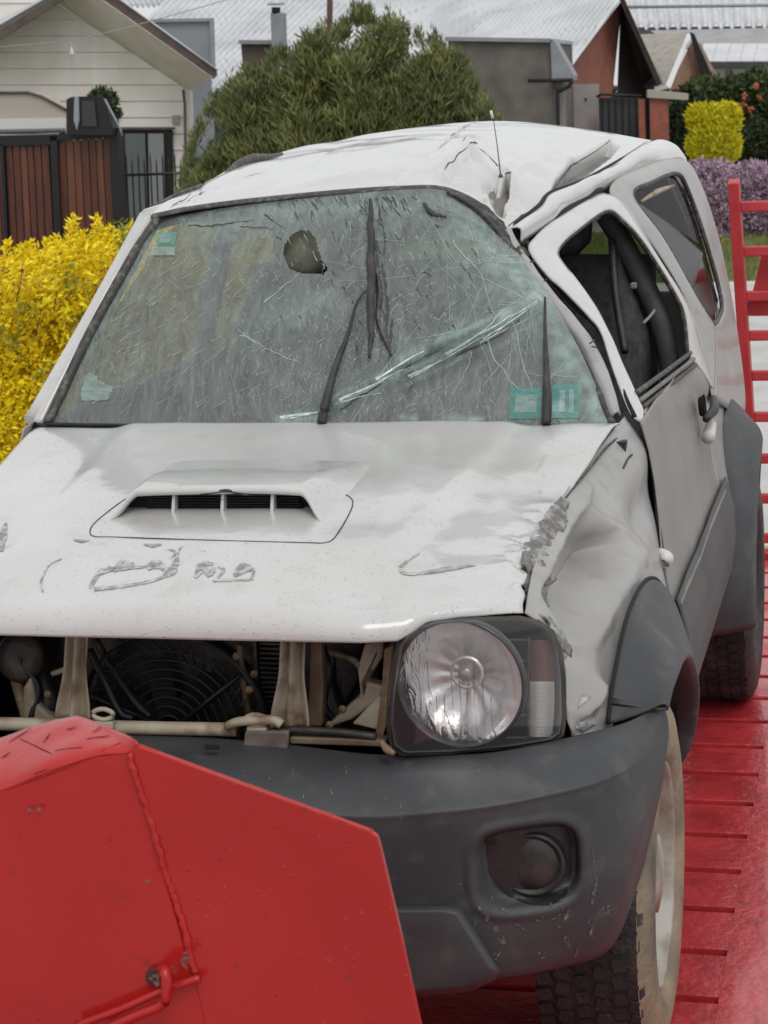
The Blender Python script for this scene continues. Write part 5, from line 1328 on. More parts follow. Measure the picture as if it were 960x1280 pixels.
# powdered glass along the crushed right edge and the top
def film(poly, m, name, lift=.0006, n=14, jag=3, parent=None):
    cx = sum(a for a, b in poly)/len(poly); cy = sum(b for a, b in poly)/len(poly)
    pts = []
    for i in range(len(poly)):
        a, b = poly[i], poly[(i+1) % len(poly)]
        for k in range(n):
            f_ = k/n; pts.append((a[0]+(b[0]-a[0])*f_+random.uniform(-jag, jag), a[1]+(b[1]-a[1])*f_+random.uniform(-jag, jag)))
    R = 5; vs, fs = [], []
    for r in range(R+1):
        for (x, y) in pts:
            t = r/R; p = onw(x+(cx-x)*t, y+(cy-y)*t, lift)
            vs.append(p if p is not None else V((0, 0, -50)))
    m_ = len(pts)
    for r in range(R):
        for k in range(m_):
            q = (r*m_+k, r*m_+(k+1) % m_, (r+1)*m_+(k+1) % m_, (r+1)*m_+k)
            if all(vs[i].z > 0 for i in q): fs.append(q)
    keep = sorted({i for q in fs for i in q}); idx = {k: i for i, k in enumerate(keep)}
    return faceto(mk(name, [vs[k] for k in keep], [tuple(idx[i] for i in q) for q in fs], m, parent or wscreen))
CRF = glassy('frosted_glass', (.64, .73, .69), (.36, .46, .42), .42, .4, 1.3, streak=((0, .45, 0), (50, 20, 22)), bumps=((60, .3, .006),))
# stickers behind the glass
def sticker(poly, m, name='sticker', lift=.0022):
    q = [onw(a, b, lift) for a, b in poly]
    if all(x is not None for x in q): return mk(name, q, [tuple(range(len(q)))], m, wscreen, smooth=False)
def sgrid(x0, y0, x1, y1, m, skew=0, lift=.0022, name='sticker'):
    n = 6; vs = []
    for j in range(n+1):
        for i in range(n+1):
            vs.append(onw(x0+(x1-x0)*i/n+skew*(1-j/n), y0+(y1-y0)*j/n, lift))
    if any(x is None for x in vs): return
    return faceto(mk(name, vs, [(j*(n+1)+i, j*(n+1)+i+1, (j+1)*(n+1)+i+1, (j+1)*(n+1)+i) for j in range(n) for i in range(n)], m, wscreen))
TEAL_T = glassy('teal_film', (.45, .72, .68), (.14, .46, .41), .38, .2, streak=((.2, .6, .9), (30, 60, 60)))
PALE_T = glassy('pale_film', (.7, .8, .77), (.36, .48, .45), .45, .2, streak=((.2, .6, .9), (30, 60, 60)))
sgrid(195, 291, 219, 308, TEAL_T, 3); sgrid(190, 309, 219, 320, PALE_T, 1)
film([(104, 472), (118, 466), (124, 476), (142, 484), (134, 500), (102, 500)], PALE_T, 'sticker', .002, 6, 2)
sgrid(637, 486, 676, 524, TEAL_T, 2); sgrid(690, 482, 723, 523, TEAL_T, 0); sgrid(643, 494, 670, 516, PALE_T, 2, .003); sgrid(699, 489, 706, 516, PALE_T, 0, .003); sgrid(711, 488, 717, 517, PALE_T, 0, .003); sgrid(200, 295, 213, 305, PALE_T, 2, .003)
# broken mirror hanging behind the glass, its greenish reflection painted as olive
mc = P(378, 314, y=1.42)
G = []
lathe('rear_view_mirror', [(.001, -.012), (.046, -.012), (.056, -.004), (.056, .012), (.04, .022), (.001, .024)], mc, (.1, -1, .25), mat('mirror_reflection', (.12, .125, .085), .5, 0, (.19, .19, .14), 30, (.4, .6)), car, 40,
      mod=lambda k, j, r, h: (r*(1+.18*abs(math.cos(2*PI*k/40+.4))), h))
box('mirror_clip', P(400, 337, y=1.42), (.040, .02, .016), GAP, car, bevel=.003)
box('mirror_clip', P(408, 258, y=1.49), (.036, .02, .016), GAP, car, Matrix.Rotation(-.3, 3, 'Y'), bevel=.003)

# ---- wipers
def wiper(pts, r, nm='wiper_arm', m=None, n=24):
    return tube(nm, pts, r, m or RUBBER, car, 8, n)
def ow(px, py, l): 
    p = onw(px, py, l); return p if p is not None else P(px, py, y=1.08)
w1 = wiper([P(404, 534, 1.05)+V((0, -.01, .01)), ow(410, 505, .02), ow(421, 465, .02), ow(436, 425, .018), ow(450, 385, .016), ow(457, 368, .014)], [.011, .010, .0075, .0045, .003, .0025])
bl = [ow(462+random.uniform(-1, 1), y, .012) for y in range(255, 452, 14)]
tube('wiper_blade', bl, [.004, .008, .009, .009, .007, .003], RUBBER, w1, 7, 40)
w2 = wiper([P(684, 535, 1.06)+V((0, -.01, .01)), ow(684, 505, .02), ow(682, 465, .018), ow(679, 420, .016), ow(676, 376, .012)], [.010, .009, .0062, .0038, .0025])
# a flap of torn rubber and a dark gash near the top of the glass
tube('torn_rubber', [ow(468, 330, .006), ow(474, 366, .006), ow(472, 400, .006), ow(484, 430, .004), ow(490, 446, .004)], [.002, .007, .004, .006, .002], SEAL, wscreen, 6, 30)
tube('torn_rubber', [ow(530, 255, .004), ow(540, 268, .004), ow(558, 272, .004)], [.003, .006, .003], SEAL, wscreen, 6, 16)
# cowl panel below the glass
band('cowl_panel', [(60, 536, 1.06), (230, 538, 1.05), (412, 539, 1.045), (600, 540, 1.05), (766, 541, 1.07)], [(62, 530, 1.10), (230, 532, 1.09), (412, 533, 1.085), (600, 534, 1.09), (766, 534, 1.10)], (0, 0, -.004), BLACK, car, 40, 5)

# ---- antenna
tube('antenna', [P(626, 222, 1.62), P(622, 186, 1.66), P(617, 150, 1.70)], [.0018, .0012, .0009], SEAL, car, 6, 10)
lathe('antenna_base', [(.001, .008), (.004, .006), (.006, 0)], P(626, 222, 1.62), (0, 0, 1), BLACK, car, 16)
tube('antenna_mast_tip', [P(616, 148, 1.70), P(613.5, 138, 1.70)], .003, WHITE, car, 8)

# ---- headlamp
def HLP(px, py, dy=0):
    t = max(0, (px-487)/218); return P(px, py, y=.055+.13*t**1.35+dy)
hl_out = [(498, 806), (506, 793), (520, 783), (545, 776), (590, 773), (648, 772), (672, 777), (690, 790), (700, 812), (704, 850), (705, 895), (702, 918), (690, 926), (640, 934), (565, 941), (505, 943), (491, 934), (486, 905), (488, 865), (493, 830)]
n = len(hl_out)
def ring_pts(scale, dy): 
    cx, cy = 597, 857
    return [HLP(cx+(a-cx)*scale, cy+(b-cy)*scale, dy) for a, b in hl_out]
def ringloft(name, specs, m, parent, **k):
    rows = []
    for s, dy in specs:
        r = ring_pts(s, dy); rows.append(r)
    nn = len(rows[0]); vs = [p for r in rows for p in r]; fs = []
    for j in range(len(rows)-1):
        for i in range(nn): fs.append((j*nn+i, j*nn+(i+1) % nn, (j+1)*nn+(i+1) % nn, (j+1)*nn+i))
    if k.pop('cap', None): fs.append(tuple((len(rows)-1)*nn+i for i in range(nn)))
    return mk(name, vs, fs, m, parent, **k)
HLBLK = mat('lamp_housing', (.022, .023, .024), .35, 0, (.035, .036, .038), 12, coat=.3)
hlamp = ringloft('headlamp', [(1.0, .01), (1.0, .002), (.97, -.004), (.955, .002), (.94, .05), (.90, .13)], HLBLK, car, cap=True)
ringloft('lamp_frame', [(1.035, .05), (1.03, .012), (1.0, .004), (.985, .010)], mat('lamp_edge', (.10, .075, .05), .5, 0, (.03, .025, .02), 20), hlamp)
hc_ = HLP(575, 855, .0); HN = (-.06, -1, .02)
RFL = [(.001, .050), (.02, .050), (.04, .046), (.062, .036), (.080, .020), (.0935, -.002)]
lathe('reflector', [(r*1.07, -h-.004) for r, h in RFL], hc_+V((0, .002, 0)), HN, CHROME, hlamp, 72, mod=lambda k, j, r, h: (r, h+(.0022 if (k % 6) < 3 and 0 < j < 5 else 0)))
lathe('lamp_ring', [(.100, -.01), (.1005, .004), (.103, .004), (.105, .001), (.106, -.012)], hc_, HN, HLBLK, hlamp, 72)
lathe('bulb_shield', [(.001, .004), (.011, .002), (.013, -.004), (.011, -.012), (.016, -.020)], hc_+V((.006, .012, .012)), HN, mat('bulb_cap', (.40, .38, .37), .3, .6), hlamp, 24)
lathe('bulb_ring', [(.022, -.012), (.025, -.010), (.028, -.014)], hc_+V((.006, .010, .012)), HN, CHROME, hlamp, 32)
# fluted glass of the round lamp
LENS = glassy('fluted_lens', (.95, .94, .94), (.45, .42, .42), .05, .10, bumps=((30, .5, .01),))
vs, fs = [], []
lg = []
for k in range(0, 9):
    xx = -.050+k*.0125; hh = math.sqrt(max(0, .088**2-xx**2)); z0_, z1_ = -hh, min(hh, random.uniform(-.05, .02) if k % 3 else random.uniform(-.03, .05))
    if z1_-z0_ < .01: continue
    c0 = hc_+V((xx, -.006-.02*xx*0, 0)); 
    lg.append(tube_geo([c0+V((0, .004, z0_)), c0+V((random.uniform(-.002, .002), 0, (z0_+z1_)/2)), c0+V((0, 0, z1_))], .0007, 5))
v, f = join(lg); mk('lens_flutes', v, f, LENS, hlamp, kind='stuff')
lathe('lens', [(.001, .016), (.03, .0145), (.06, .010), (.090, .002), (.1005, -.004)], hc_+V((0, -.0, 0)), HN, LENS, hlamp, 64)
# turn signal at the outer side
ti = [(662, 798), (668, 795), (684, 800), (693, 812), (697, 840), (698, 880), (695, 912), (686, 921), (666, 922), (663, 900), (662, 850)]
def tsl(y0, y1, m, nm, lift=0, cols=14):
    G = []
    for j in range(14):
        t = j/13; py = y0+(y1-y0)*t
        xr = 693-9*((abs(py-865)/60)**3)*.6; xl = 662.5
        G.append([HLP(xl+(xr-xl)*i/(cols-1), py, .012-.010*math.sin(PI*i/(cols-1))-lift) for i in range(cols)])
    return gridmesh(nm, G, m, hlamp)
tsl(800, 852, AMBER, 'turn_signal'); tsl(852, 921, CLEARL, 'turn_signal')
rb = [tube_geo([HLP(664, y, .003), HLP(678, y, -.001), HLP(691, y, .003)], .0008, 4) for y in [854+k*2.6 for k in range(25)]]
v, f = join(rb); mk('lens_ribs', v, f, CLEARL, hlamp, kind='stuff')
tube('signal_divider', [HLP(661, 797, .0), HLP(660, 860, -.002), HLP(661, 922, .0)], .002, SEAL, hlamp, 6, 12)
for y in (800, 826, 858, 894, 922):
    tube('housing_rib', [HLP(632 if abs(y-858) > 40 else 650, y, .004), HLP(645 if abs(y-858) > 40 else 655, y, .003), HLP(660, y, .004)], .0022, HLBLK, hlamp, 6, 12)
ringloft('lamp_cover', [(.975, -.010), (.90, -.0125), (.7, -.016), (.4, -.018), (.2, -.019)], HLG, hlamp, cap=True)
tube('lamp_bracket', [P(477, 928, .05), P(484, 937, .04), P(492, 942, .03)], [.004, .007, .004], PRIMER, hlamp, 8, 8)
# right headlamp, mirrored, outside the frame
for src_name in ('headlamp',):
    me = hlamp.data.copy()
    for v_ in me.vertices: v_.co.x = -v_.co.x
    me.flip_normals(); o = bpy.data.objects.new('headlamp', me); link(o, car)
    for ch_ in list(hlamp.children):
        m2 = ch_.data.copy()
        for v_ in m2.vertices: v_.co.x = -v_.co.x
        m2.flip_normals(); c2 = bpy.data.objects.new(ch_.name.split('.')[0], m2); link(c2, o, ch_.get('kind'))

# ---- front bumper
BX = [
 ([0, .17, .353, .518, .633, .728, .781], [.10, .09, .08, .10, .18, .25, .31], [.735, .733, .722, .723, .724, .732, .748]),
 ([0, .17, .345, .515, .633, .735, .790], [.02, .02, .02, .04, .11, .20, .31], [.730, .728, .712, .712, .714, .720, .728]),
 ([0, .17, .340, .505, .630, .730, .792], [-.06, -.055, -.045, -.025, .03, .125, .31], [.715, .708, .676, .683, .690, .695, .700]),
 ([0, .17, .338, .503, .632, .732, .790], [-.072, -.066, -.055, -.032, .025, .12, .31], [.700, .690, .656, .663, .672, .678, .680]),
 ([0, .17, .340, .510, .645, .738, .778], [-.070, -.064, -.055, -.025, .035, .13, .31], [.60, .60, .585, .585, .59, .59, .60]),
 ([0, .17, .345, .515, .650, .728, .755], [-.055, -.050, -.045, -.015, .045, .14, .31], [.50, .50, .49, .49, .49, .49, .50]),
 ([0, .17, .350, .515, .640, .715, .735], [-.035, -.030, -.025, .0, .06, .15, .31], [.42, .42, .41, .41, .41, .41, .42]),
 ([0, .17, .355, .510, .625, .700, .715], [.00, .0, .0, .02, .08, .17, .31], [.36, .36, .36, .375, .375, .37, .37]),
 ([0, .17, .355, .500, .610, .690, .700], [.08, .08, .08, .08, .12, .20, .31], [.35, .35, .35, .365, .365, .36, .36]),
]
rows = []
for X_, Y_, Z_ in BX:
    R_ = [V((x, y, z)) for x, y, z in zip(X_, Y_, Z_)]
    rows.append([V((-p.x, p.y, p.z)) for p in R_[::-1]][:-1] + R_)
FOGC = P(660, 1083, y=.02)
def bdisp(p, u, v, n):
    d = V((0, 0, 0))
    for sx in (1, -1):
        dx = (p.x-sx*FOGC.x)/.078; dz = (p.z-FOGC.z)/.072
        if sx*p.x > 0 and dz < 1.3:
            r = (abs(dx)**3.4+abs(dz)**3.4)**(1/3.4)
            d += V((0, .034*(1-sstep(.82, 1.0, r)), 0)) + V((0, -.006, 0))*gauss(r-1.06, .08)
    d += V((0, 1, 0))*.003*noise.noise(p*7)
    return d
bump_ = loft('bumper', rows, 330, 110, PLASTIC, car, bdisp, thick=.004)
BD = bvh(bump_)
def bmark(pts, w, m):
    c = cr([V((a, b, 0)) for a, b in pts], 12); vs_ = []
    for i, p in enumerate(c):
        ww = w*math.sin(PI*(i+.5)/12)
        for sgn in (-1, 1):
            q_ = on(BD, p.x+sgn*ww, p.y, .0035)
            if q_ is None: return None
            vs_.append(q_)
    return vs_, [(2*i, 2*i+1, 2*i+3, 2*i+2) for i in range(11)]
BSC = patchy(mat('plastic_scuff', (.10, .096, .09), .7, 0, (.17, .16, .15), 90), 120, .48, .62)
mm = []
rb2 = random.Random(9)
for _ in range(26):
    x = rb2.uniform(570, 780); y = rb2.uniform(1120, 1190); l = rb2.uniform(6, 26); mm.append(bmark([(x, y), (x+rb2.uniform(-6, 6), y+l*.5), (x+rb2.uniform(-6, 8), y+l)], rb2.uniform(1, 3.5), BSC))
for _ in range(22):
    x = rb2.uniform(300, 640); y = rb2.uniform(950, 1000); l = rb2.uniform(8, 30); mm.append(bmark([(x, y), (x+1, y+l*.5), (x+1, y+l)], rb2.uniform(.5, 1.3), BSC))
for pts, w in (([(596, 1130), (612, 1150), (628, 1178), (620, 1196)], 5), ([(574, 1100), (580, 1116), (590, 1130)], 3), ([(640, 1150), (660, 1162), (690, 1158)], 3), ([(738, 1060), (742, 1100), (736, 1140)], 2.5)): mm.append(bmark(pts, w, BSC))
v, f = join([g_ for g_ in mm if g_]); faceto(mk('scuff_marks', v, f, BSC, bump_, smooth=False, kind='stuff'))
FOG_DARK = [(605, 1045), (640, 1037), (697, 1032), (710, 1040), (713, 1060), (712, 1112), (700, 1126), (684, 1133), (655, 1130), (632, 1116), (612, 1090)]
cx_, cy_ = 665, 1082; vs, fs = [], []; pts = cr([V((a, b, 0)) for a, b in FOG_DARK+FOG_DARK[:1]], 60)[:-1]
for rr_ in range(7):
    for p_ in pts:
        t_ = 1-rr_/6*.98; q_ = on(BD, cx_+(p_.x-cx_)*t_, cy_+(p_.y-cy_)*t_, .0035); vs.append(q_)
m_ = len(pts); fs = [(j*m_+i, j*m_+(i+1) % m_, (j+1)*m_+(i+1) % m_, (j+1)*m_+i) for j in range(6) for i in range(m_)]
faceto(mk('fog_recess_dark', vs, fs, BLACK, bump_))  # black film laid in to darken the recess round the fog lamp
FT2 = bvh(bump_); FL = on(FT2, 664, 1079, .002)
lathe('fog_lamp', [(.001, .004), (.03, .004), (.042, .002), (.046, .008), (.050, .009), (.053, .004), (.054, -.02)], FL, (.15, -1, 0), BLACK, bump_, 48)
lathe('fog_lens', [(.001, .010), (.02, .009), (.034, .007), (.042, .003)], FL, (.15, -1, 0), mat('fog_glass', (.014, .013, .013), .45, 0, (.04, .035, .032), 26), bump_, 40)
BT = bvh(bump_)
ip = [(400, 1132), (470, 1131), (560, 1130), (578, 1134), (604, 1178), (626, 1214), (618, 1226), (588, 1240), (520, 1246), (420, 1248)]
def BI(a, b, l): 
    q_ = on(BT, a, b, l)
    return q_ if q_ is not None else P(a, b, y=.02-l)
cx_, cy_ = 510, 1190
R0 = [P(a, b, y=.01) for a, b in ip]; R1 = [P(cx_+(a-cx_)*.97, cy_+(b-cy_)*.95, y=-.055) for a, b in ip]; R2 = [P(cx_+(a-cx_)*.90, cy_+(b-cy_)*.86, y=-.068) for a, b in ip]; R3 = [P(cx_+(a-cx_)*.5, cy_+(b-cy_)*.5, y=-.068) for a, b in ip]
m_ = len(ip); vs = R0+R1+R2+R3
fs = [(j*m_+i, j*m_+(i+1) % m_, (j+1)*m_+(i+1) % m_, (j+1)*m_+i) for j in range(3) for i in range(m_)] + [tuple(3*m_+i for i in range(m_))]
mk('bumper_insert', vs, fs, PLASTIC, bump_, bevel=.004)

# ---- front of the engine bay
bay = car
box('radiator', (0, .30, .80), (.62, .04, .26), FIN, car)
for k in range(34): pass
finv = [box_geo((.135, .262, .725+.0085*k), (.052, .012, .003)) for k in range(22)]
v, f = join(finv); mk('cooling_fins', v, f, FIN, car, smooth=False, kind='stuff')
for x in (.105, .165): box('fin_frame', (x, .258, .81), (.006, .02, .20), DARKMET, car)
FC = P(212, 912, y=.215)
for k in range(8):
    r = .025+.0165*k
    v, f = lathe_geo([(r-.0022, 0), (r, -.003), (r+.0022, 0), (r, .003), (r-.0022, 0)], FC, (0, -1, 0), 64); mk('fan_ring', v, f, BLACK, car)
fb = []
for k in range(44):
    a = 2*PI*k/44; r0, r1 = (.128, .158); tw = .12
    p0 = FC+V((math.cos(a)*r0, 0, math.sin(a)*r0)); p1 = FC+V((math.cos(a+tw)*r1, -.004, math.sin(a+tw)*r1)); fb.append(tube_geo([p0, p1], .0022, 4))
v, f = join(fb); mk('fan_guard_ribs', v, f, DARKMET, car, kind='stuff')
for k in range(3):
    a = .5+2*PI*k/3; tube('fan_stay', [FC+V((math.cos(a)*.02, -.006, math.sin(a)*.02)), FC+V((math.cos(a+.15)*.17, -.004, math.sin(a+.15)*.17))], .005, BLACK, car, 6)
for k in range(7):
    a = 2*PI*k/7; c = FC+V((math.cos(a)*.07, .02, math.sin(a)*.07)); box('fan_blade', c, (.10, .004, .04), GAP, car, Matrix.Rotation(-a, 3, 'Y') @ Matrix.Rotation(.5, 3, 'X'))
lathe('fan_shroud', [(.165, -.01), (.170, 0), (.170, -.05)], FC, (0, -1, 0), BLACK, car, 48)
# pressed latch posts flaring at the foot
def post(px, py1, w0, w1, nm='latch_post'):
    top = P(px, 790, y=.13); bot = P(px-3, py1, y=.13); G = []
    for j in range(16):
        t = j/15; z = top.z+(bot.z-top.z)*t; w = w0+(w1-w0)*sstep(.35, 1, t)
        row = []
        for i in range(17):
            s = i/16*2-1; d = .012*(math.cos(s*PI*2.0)) * (1 if abs(s) < .5 else .6)
            row.append(V((top.x+(bot.x-top.x)*t+s*w, .13-d-.01*t, z)))
        G.append(row)
    return gridmesh(nm, G, PRIMER, car, thick=.002)
post(98, 898, .020, .032); post(368, 908, .021, .034)
prism('bracket_plate', [(388, 802, .15), (402, 800, .15), (404, 860, .15), (402, 908, .15), (384, 908, .15)], (0, .02, 0), mat('rusty_brown', (.13, .085, .05), .6, 0, (.20, .15, .10), 20), car, bevel=.003)
prism('lamp_support', [(455, 805, .17), (480, 800, .17), (478, 822, .17), (458, 852, .17), (482, 858, .17), (478, 872, .17), (440, 900, .17), (404, 912, .17), (420, 896, .17), (450, 868, .17), (446, 838, .17)], (0, .03, .0), PRIMER, car, bevel=.006)
prism('lamp_support', [(430, 800, .25), (452, 800, .25), (448, 850, .25), (432, 880, .25), (426, 870, .25)], (0, .03, .0), DARKMET, car, bevel=.004)
# cross tube with its two towing eyes
tube('cross_tube', [P(-260, 900, .11), P(20, 905, .10), P(150, 909, .10), P(296, 912, .10)], .0115, PRIMER, car, 12, 30)
tube('cross_tube', [P(284, 908, .085), P(300, 902, .08), P(340, 900, .08), P(352, 906, .08)], .008, PRIMER, car, 10, 16)
tube('lower_bar', [P(352, 912, .09), P(420, 915, .09), P(470, 921, .09)], .007, DARKMET, car, 8, 10)
box('lower_bar', P(425, 924, y=.10), (.16, .03, .012), mat('dark_brown', (.09, .06, .04), .6, 0, (.16, .12, .08), 20), car, bevel=.003)
for px, py in ((130, 892), (321, 899)):
    c = P(px, py, y=.085)
    pts = [c+V((.016*math.cos(a)*(1 if abs(math.cos(a)) < .7 else 1.1), -.004, .009*math.sin(a))) for a in [2*PI*k/20 for k in range(21)]]
    tube('tow_eye', pts, .0042, PRIMER, car, 8)
    box('eye_foot', c+V((0, 0, -.018)), (.034, .014, .014), PRIMER, car, bevel=.003)
prism('bracket_plate', [(306, 914, .075), (361, 914, .075), (359, 936, .07), (352, 941, .07), (310, 940, .07), (304, 932, .07)], (0, .012, 0), mat('brown_steel', (.10, .08, .065), .5, .2, (.16, .13, .11), 30), car, bevel=.003)
box('number_plate_clip', P(265, 934, y=.02), (.022, .008, .006), GAP, car)
# dark clutter left of the post: horn, hoses, lock
lathe('horn', [(.001, .0), (.02, .004), (.038, .0), (.045, -.01), (.03, -.03), (.012, -.04)], P(24, 822, y=.18), (.1, -1, .2), DARKMET, car, 32)
lathe('horn', [(.001, .0), (.02, .004), (.030, .0), (.035, -.01), (.02, -.03)], P(-60, 840, y=.18), (.1, -1, .2), DARKMET, car, 32)
tube('hose', [P(60, 800, .26), P(52, 840, .22), P(62, 880, .2), P(52, 915, .2)], .018, BLACK, car, 10, 20)
tube('hose', [P(112, 812, .2), P(130, 850, .18), P(150, 890, .17), P(166, 898, .17)], .007, BLACK, car, 8, 20)
tube('hose', [P(420, 800, .3), P(410, 850, .28), P(424, 900, .26)], .016, BLACK, car, 10, 20)
prism('lamp_support', [(28, 860, .17), (38, 845, .17), (46, 880, .17), (72, 902, .17), (40, 920, .17), (28, 910, .17)], (0, .03, 0), PRIMER, car, bevel=.006)
tube('bracket_arm', [P(66, 842, .16), P(78, 838, .15), P(90, 832, .15)], .005, PRIMER, car, 8, 8)
RUST = mat('rusty_bits', (.16, .09, .05), .7, 0, (.28, .20, .12), 25, bump=.4, bscale=80)
tube('strut', [P(120, 800, .24), P(140, 835, .22), P(168, 876, .20), P(188, 896, .19)], [.007, .006, .006, .005], DARKMET, car, 8, 16)
tube('pipe', [P(8, 800, .20), P(20, 850, .19), P(34, 900, .18)], .010, RUST, car, 10, 12)
tube('pipe', [P(300, 806, .24), P(304, 850, .235), P(312, 900, .23)], .006, RUST, car, 8, 12)
tube('pipe', [P(404, 812, .26), P(440, 824, .22), P(450, 832, .2)], .006, PRIMER, car, 8, 12)
tube('wire_loom', [P(404, 806, .22), P(412, 840, .2), P(406, 880, .2), P(420, 902, .18)], .005, BLACK, car, 8, 20)
tube('wire_loom', [P(40, 800, .2), P(30, 830, .18), P(48, 860, .18), P(38, 900, .17)], .006, BLACK, car, 8, 20)
prism('horn_bracket', [P(100, 838, .14), P(84, 846, .14), P(80, 856, .14), P(92, 862, .14), P(102, 852, .14)], (0, .006, 0), RUST, car)
prism('headlamp_bucket', [P(480, 812, .12), P(492, 806, .12), P(490, 860, .12), P(484, 900, .11), P(476, 930, .10), P(468, 925, .12), P(476, 870, .12)], (0, .06, 0), RUST, car, bevel=.003)
prism('support_web', [P(440, 905, .15), P(474, 868, .16), P(486, 880, .15), P(482, 915, .14)], (0, .02, 0), PRIMER, car, bevel=.003)
for px, py in ((312, 862), (318, 842), (60, 868), (428, 886), (412, 906), (296, 820)):
    lathe('bolt', [(.001, .005), (.006, .004), (.007, 0)], P(px, py, .17), (0, -1, 0), RUST, car, 8)
box('bay_back', (0, .42, .72), (1.02, .02, .50), GAP, car)
box('bay_floor', (0, .25, .62), (1.1, .34, .02), GAP, car)
for sx in (1, -1): box('bay_side', (sx*.50, .66, .70), (.02, .7, .50), GAP, car)
box('slam_panel', (0, .20, .912), (1.0, .10, .012), BLACK, car)

# ---- wheels
def wheel(cx, cy, sx, muddy=True):
    c = V((cx, cy, .334)); ax = V((sx, 0, 0))
    w = .105
    prof = [(.205, .082), (.214, .096), (.235, .104), (.270, .106), (.300, .100), (.320, .090), (.3295, .082)]
    wheel_o = lathe('wheel', [(.19, -.075), (.205, -.085), (.24, -.10), (.30, -.098), (.327, -.08), (.329, -.04), (.329, .04), (.3285, .082), (.320, .091)], c, ax, TREAD, car, 96)
    lathe('tyre_sidewall', [(r, h+.001) for r, h in prof], c, ax, TAN if muddy else RUBBER, wheel_o, 96)
    bl_ = []
    for k in range(60):
        for (h0, wd, off) in ((-.078, .026, 0), (-.045, .024, .5), (-.012, .022, 0), (.020, .022, .5), (.052, .022, 0), (.0745, .016, .5)):
            th = 2*PI*(k+off)/60
            rad = V((0, math.cos(th), math.sin(th))); tan_ = V((0, -math.sin(th), math.cos(th)))
            R_ = Matrix((ax, tan_, rad)).transposed()
            r_ = .3255 if abs(h0) < .07 else .323
            bl_.append(box_geo(c+ax*h0+rad*(r_+.002), (wd, .024, .012), R_ @ Matrix.Rotation(.25*(1 if off else -1), 3, 'Z')))
    for k in range(44):
        th = 2*PI*k/44; rad = V((0, math.cos(th), math.sin(th))); tan_ = V((0, -math.sin(th), math.cos(th))); R_ = Matrix((ax, tan_, rad)).transposed()
        bl_.append(box_geo(c+ax*.0855+rad*(.3205-.002*(k % 3)), (.009, .020, .014), R_ @ Matrix.Rotation(-.5, 3, 'Y')))
    v, f = join(bl_); mk('tread_block', v, f, TREAD, wheel_o, smooth=False, kind='stuff')
    lathe('rim', [(.204, .080), (.208, .092), (.203, .096), (.196, .090), (.192, .060), (.178, .045), (.165, .040), (.150, .052), (.12, .060), (.09, .052), (.075, .060), (.070, .085), (.03, .092), (.001, .092)], c, ax, RIM if muddy else DARKMET, wheel_o, 96)
    for k in range(8):
        a = 2*PI*k/8; cc = c+ax*.047+V((0, math.cos(a)*.158, math.sin(a)*.158))
        lathe('rim_slot', [(.001, .008), (.012, .008), (.0135, .002)], cc, ax, GAP, wheel_o, 14)
    return wheel_o
wheel(.655, .60, 1); wheel(.688, 2.83, 1, False); wheel(-.655, .60, -1); wheel(-.66, 2.83, -1, False)
tube('axle', [V((-.6, .60, .334)), V((.6, .60, .334))], .04, DARKMET, car, 12)
tube('axle', [V((-.6, 2.83, .334)), V((.6, 2.83, .334))], .045, DARKMET, car, 12)
for sx in (1, -1): box('chassis_rail', (sx*.40, 1.75, .42), (.07, 3.1, .10), BLACK, car)
box('floor_pan', (0, 1.95, .50), (1.38, 2.7, .03), BLACK, car)

# ---- cabin
box('firewall', (0, 1.06, .80), (1.28, .03, .52), BLACK, car)
G = []
for j in range(10):
    t = j/9; G.append([V((x, 1.12+.34*t, 1.04-.01*t-.10*max(0, t-.7)**1.2*6 + .03*math.exp(-((x-.33)/.16)**2)*t)) for x in [-.62+1.24*i/20 for i in range(21)]])
dash = gridmesh('dashboard', G, DASH, car, thick=.01)
box('dash_face', (0, 1.475, .86), (1.22, .03, .28), DASH, dash, bevel=.01)
v, f = [], []
sc_ = V((.33, 1.58, 1.0)); M = Matrix.Rotation(math.radians(65), 3, 'X')
ringp = [sc_ + M @ V((.18*math.cos(a), .18*math.sin(a), 0)) for a in [2*PI*k/40 for k in range(41)]]
sw = tube('steering_wheel', ringp, .013, BLACK, car, 8)
for a in (0, PI, -PI/2): tube('wheel_spoke', [sc_, sc_+M @ V((.17*math.cos(a), .17*math.sin(a), 0))], .014, BLACK, sw, 6)
lathe('wheel_hub', [(.001, .03), (.05, .02), (.06, -.02)], sc_, M @ V((0, 0, 1)), BLACK, sw, 20)
def seat(x, y, nm='front_seat'):
    s = band(nm, [V((x-.23, y+.0, .78)), V((x-.24, y+.25, .76)), V((x-.23, y+.48, .80))], [V((x+.23, y+.0, .78)), V((x+.24, y+.25, .76)), V((x+.23, y+.48, .80))], (0, 0, .05), SEAT, car, 16, 12, thick=.10)
    G = []
    for j in range(16):
        t = j/15; w = .23-.05*sstep(.6, 1, t)
        G.append([V((x+w*(i/10*2-1), y+.50+.20*t+.03*math.cos((i/10*2-1)*2.2), .80+.52*t)) for i in range(11)])
    gridmesh('backrest', G, SEAT, s, thick=.11)
    o = lathe('headrest', [(.001, .07), (.06, .066), (.095, .04), (.10, 0), (.095, -.04), (.06, -.066), (.001, -.07)], (x, y+.74, 1.40), (0, 0, 1), SEAT, s, 20, mod=lambda k, j, r, h: (r*(1.2 if abs(math.cos(2*PI*k/20)) > .7 else .8), h))
    for q in (-.04, .04): tube('headrest_post', [V((x+q, y+.71, 1.28)), V((x+q, y+.73, 1.36))], .006, CHROME, s, 6)
    return s
seat(.32, 1.60); seat(-.32, 1.60)
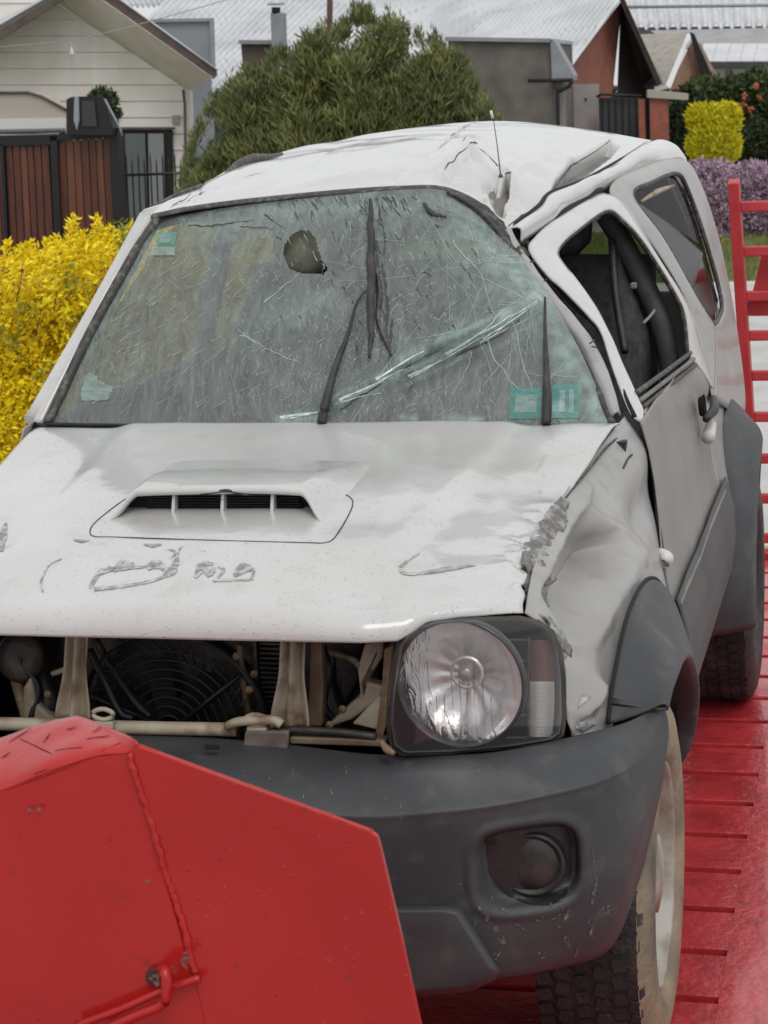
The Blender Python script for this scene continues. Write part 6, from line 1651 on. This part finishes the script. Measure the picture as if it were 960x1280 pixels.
band('rear_bench', [V((-.5, 2.5, .80)), V((0, 2.5, .80)), V((.5, 2.5, .80))], [V((-.5, 2.95, .82)), V((0, 2.95, .82)), V((.5, 2.95, .82))], (0, 0, .04), SEAT, car, 20, 8, thick=.1)
band('rear_bench_back', [V((-.5, 2.95, .82)), V((0, 2.95, .82)), V((.5, 2.95, .82))], [V((-.48, 3.1, 1.25)), V((0, 3.1, 1.25)), V((.48, 3.1, 1.25))], (0, -.03, 0), SEAT, car, 20, 8, thick=.08)
hlr = [[PP(a)+V((0, .03, -.035)) for a in r] for r in ROOF]
loft('headliner', hlr, 30, 24, TRIM, car)
# pillars of the far side and the seat belt seen through the door
tube('b_pillar_trim', [P(772, 268, 2.25)+V((-.03, 0, 0)), P(800, 310, 2.25)+V((-.035, 0, 0)), P(828, 372, 2.25)+V((-.03, 0, 0)), P(842, 430, 2.25)+V((-.02, 0, 0)), V((.64, 2.26, .80))], .028, mat('dark_trim', (.05, .05, .055), .6, 0, (.075, .075, .08), 20), car, 10, 24)
tube('seat_belt', [P(790, 300, 2.2)+V((-.05, 0, 0)), P(800, 370, 2.1)+V((-.06, 0, 0)), P(812, 440, 2.0)+V((-.06, 0, 0))], .010, BLACK, car, 6, 16)
box('belt_buckle', P(792, 357, y=1.9), (.015, .014, .015), TRIM, car, bevel=.004)
tube('grab_handle', [P(804, 404, 2.0), P(812, 396, 2.05), P(818, 388, 2.1)], .004, TRIM, car, 6, 8)
for a_, b_ in (((-.655, 1.13, 1.09), (-.50, 1.50, 1.50)), ((-.66, 2.25, 1.09), (-.52, 2.2, 1.56)), ((-.64, 3.38, 1.09), (-.52, 3.3, 1.58)), ((-.50, 1.50, 1.50), (-.52, 3.3, 1.58)), ((.62, 3.36, 1.09), (.46, 3.30, 1.52)), ((-.50, 3.34, 1.56), (.45, 3.32, 1.53))):
    tube('body_pillar', [V(a_), (V(a_)+V(b_))/2+V((0, .01, 0)), V(b_)], .028, PAINT, car, 10, 12)
side_patch('tailgate', lambda z: 3.40, lambda z: 3.42, .45, lambda y: 1.09, PAINT, car, -1, 2, 2) if False else box('tailgate', (0, 3.41, .80), (1.26, .04, .66), PAINT, car, bevel=.01)
q = [V((-.62, 3.40, 1.10)), V((.62, 3.40, 1.10)), V((.46, 3.36, 1.54)), V((-.49, 3.35, 1.57))]
faceto(mk('rear_window', q, [(0, 1, 2, 3)], SIDEG, car, smooth=False))
q = [V((-.67, 1.08, 1.04)), V((-.67, 3.36, 1.06)), V((-.52, 3.30, 1.55)), V((-.51, 1.66, 1.47))]
faceto(mk('side_window', q, [(0, 1, 2, 3)], SIDEG, car, smooth=False))
mk('rear_bumper', *box_geo((0, 3.50, .50), (1.45, .14, .18)), PLASTIC, car, smooth=False, bevel=.03)
tube('spare_wheel', [V((0, 3.58, .85)), V((0, 3.70, .85))], [.33, .33], RUBBER, car, 40)
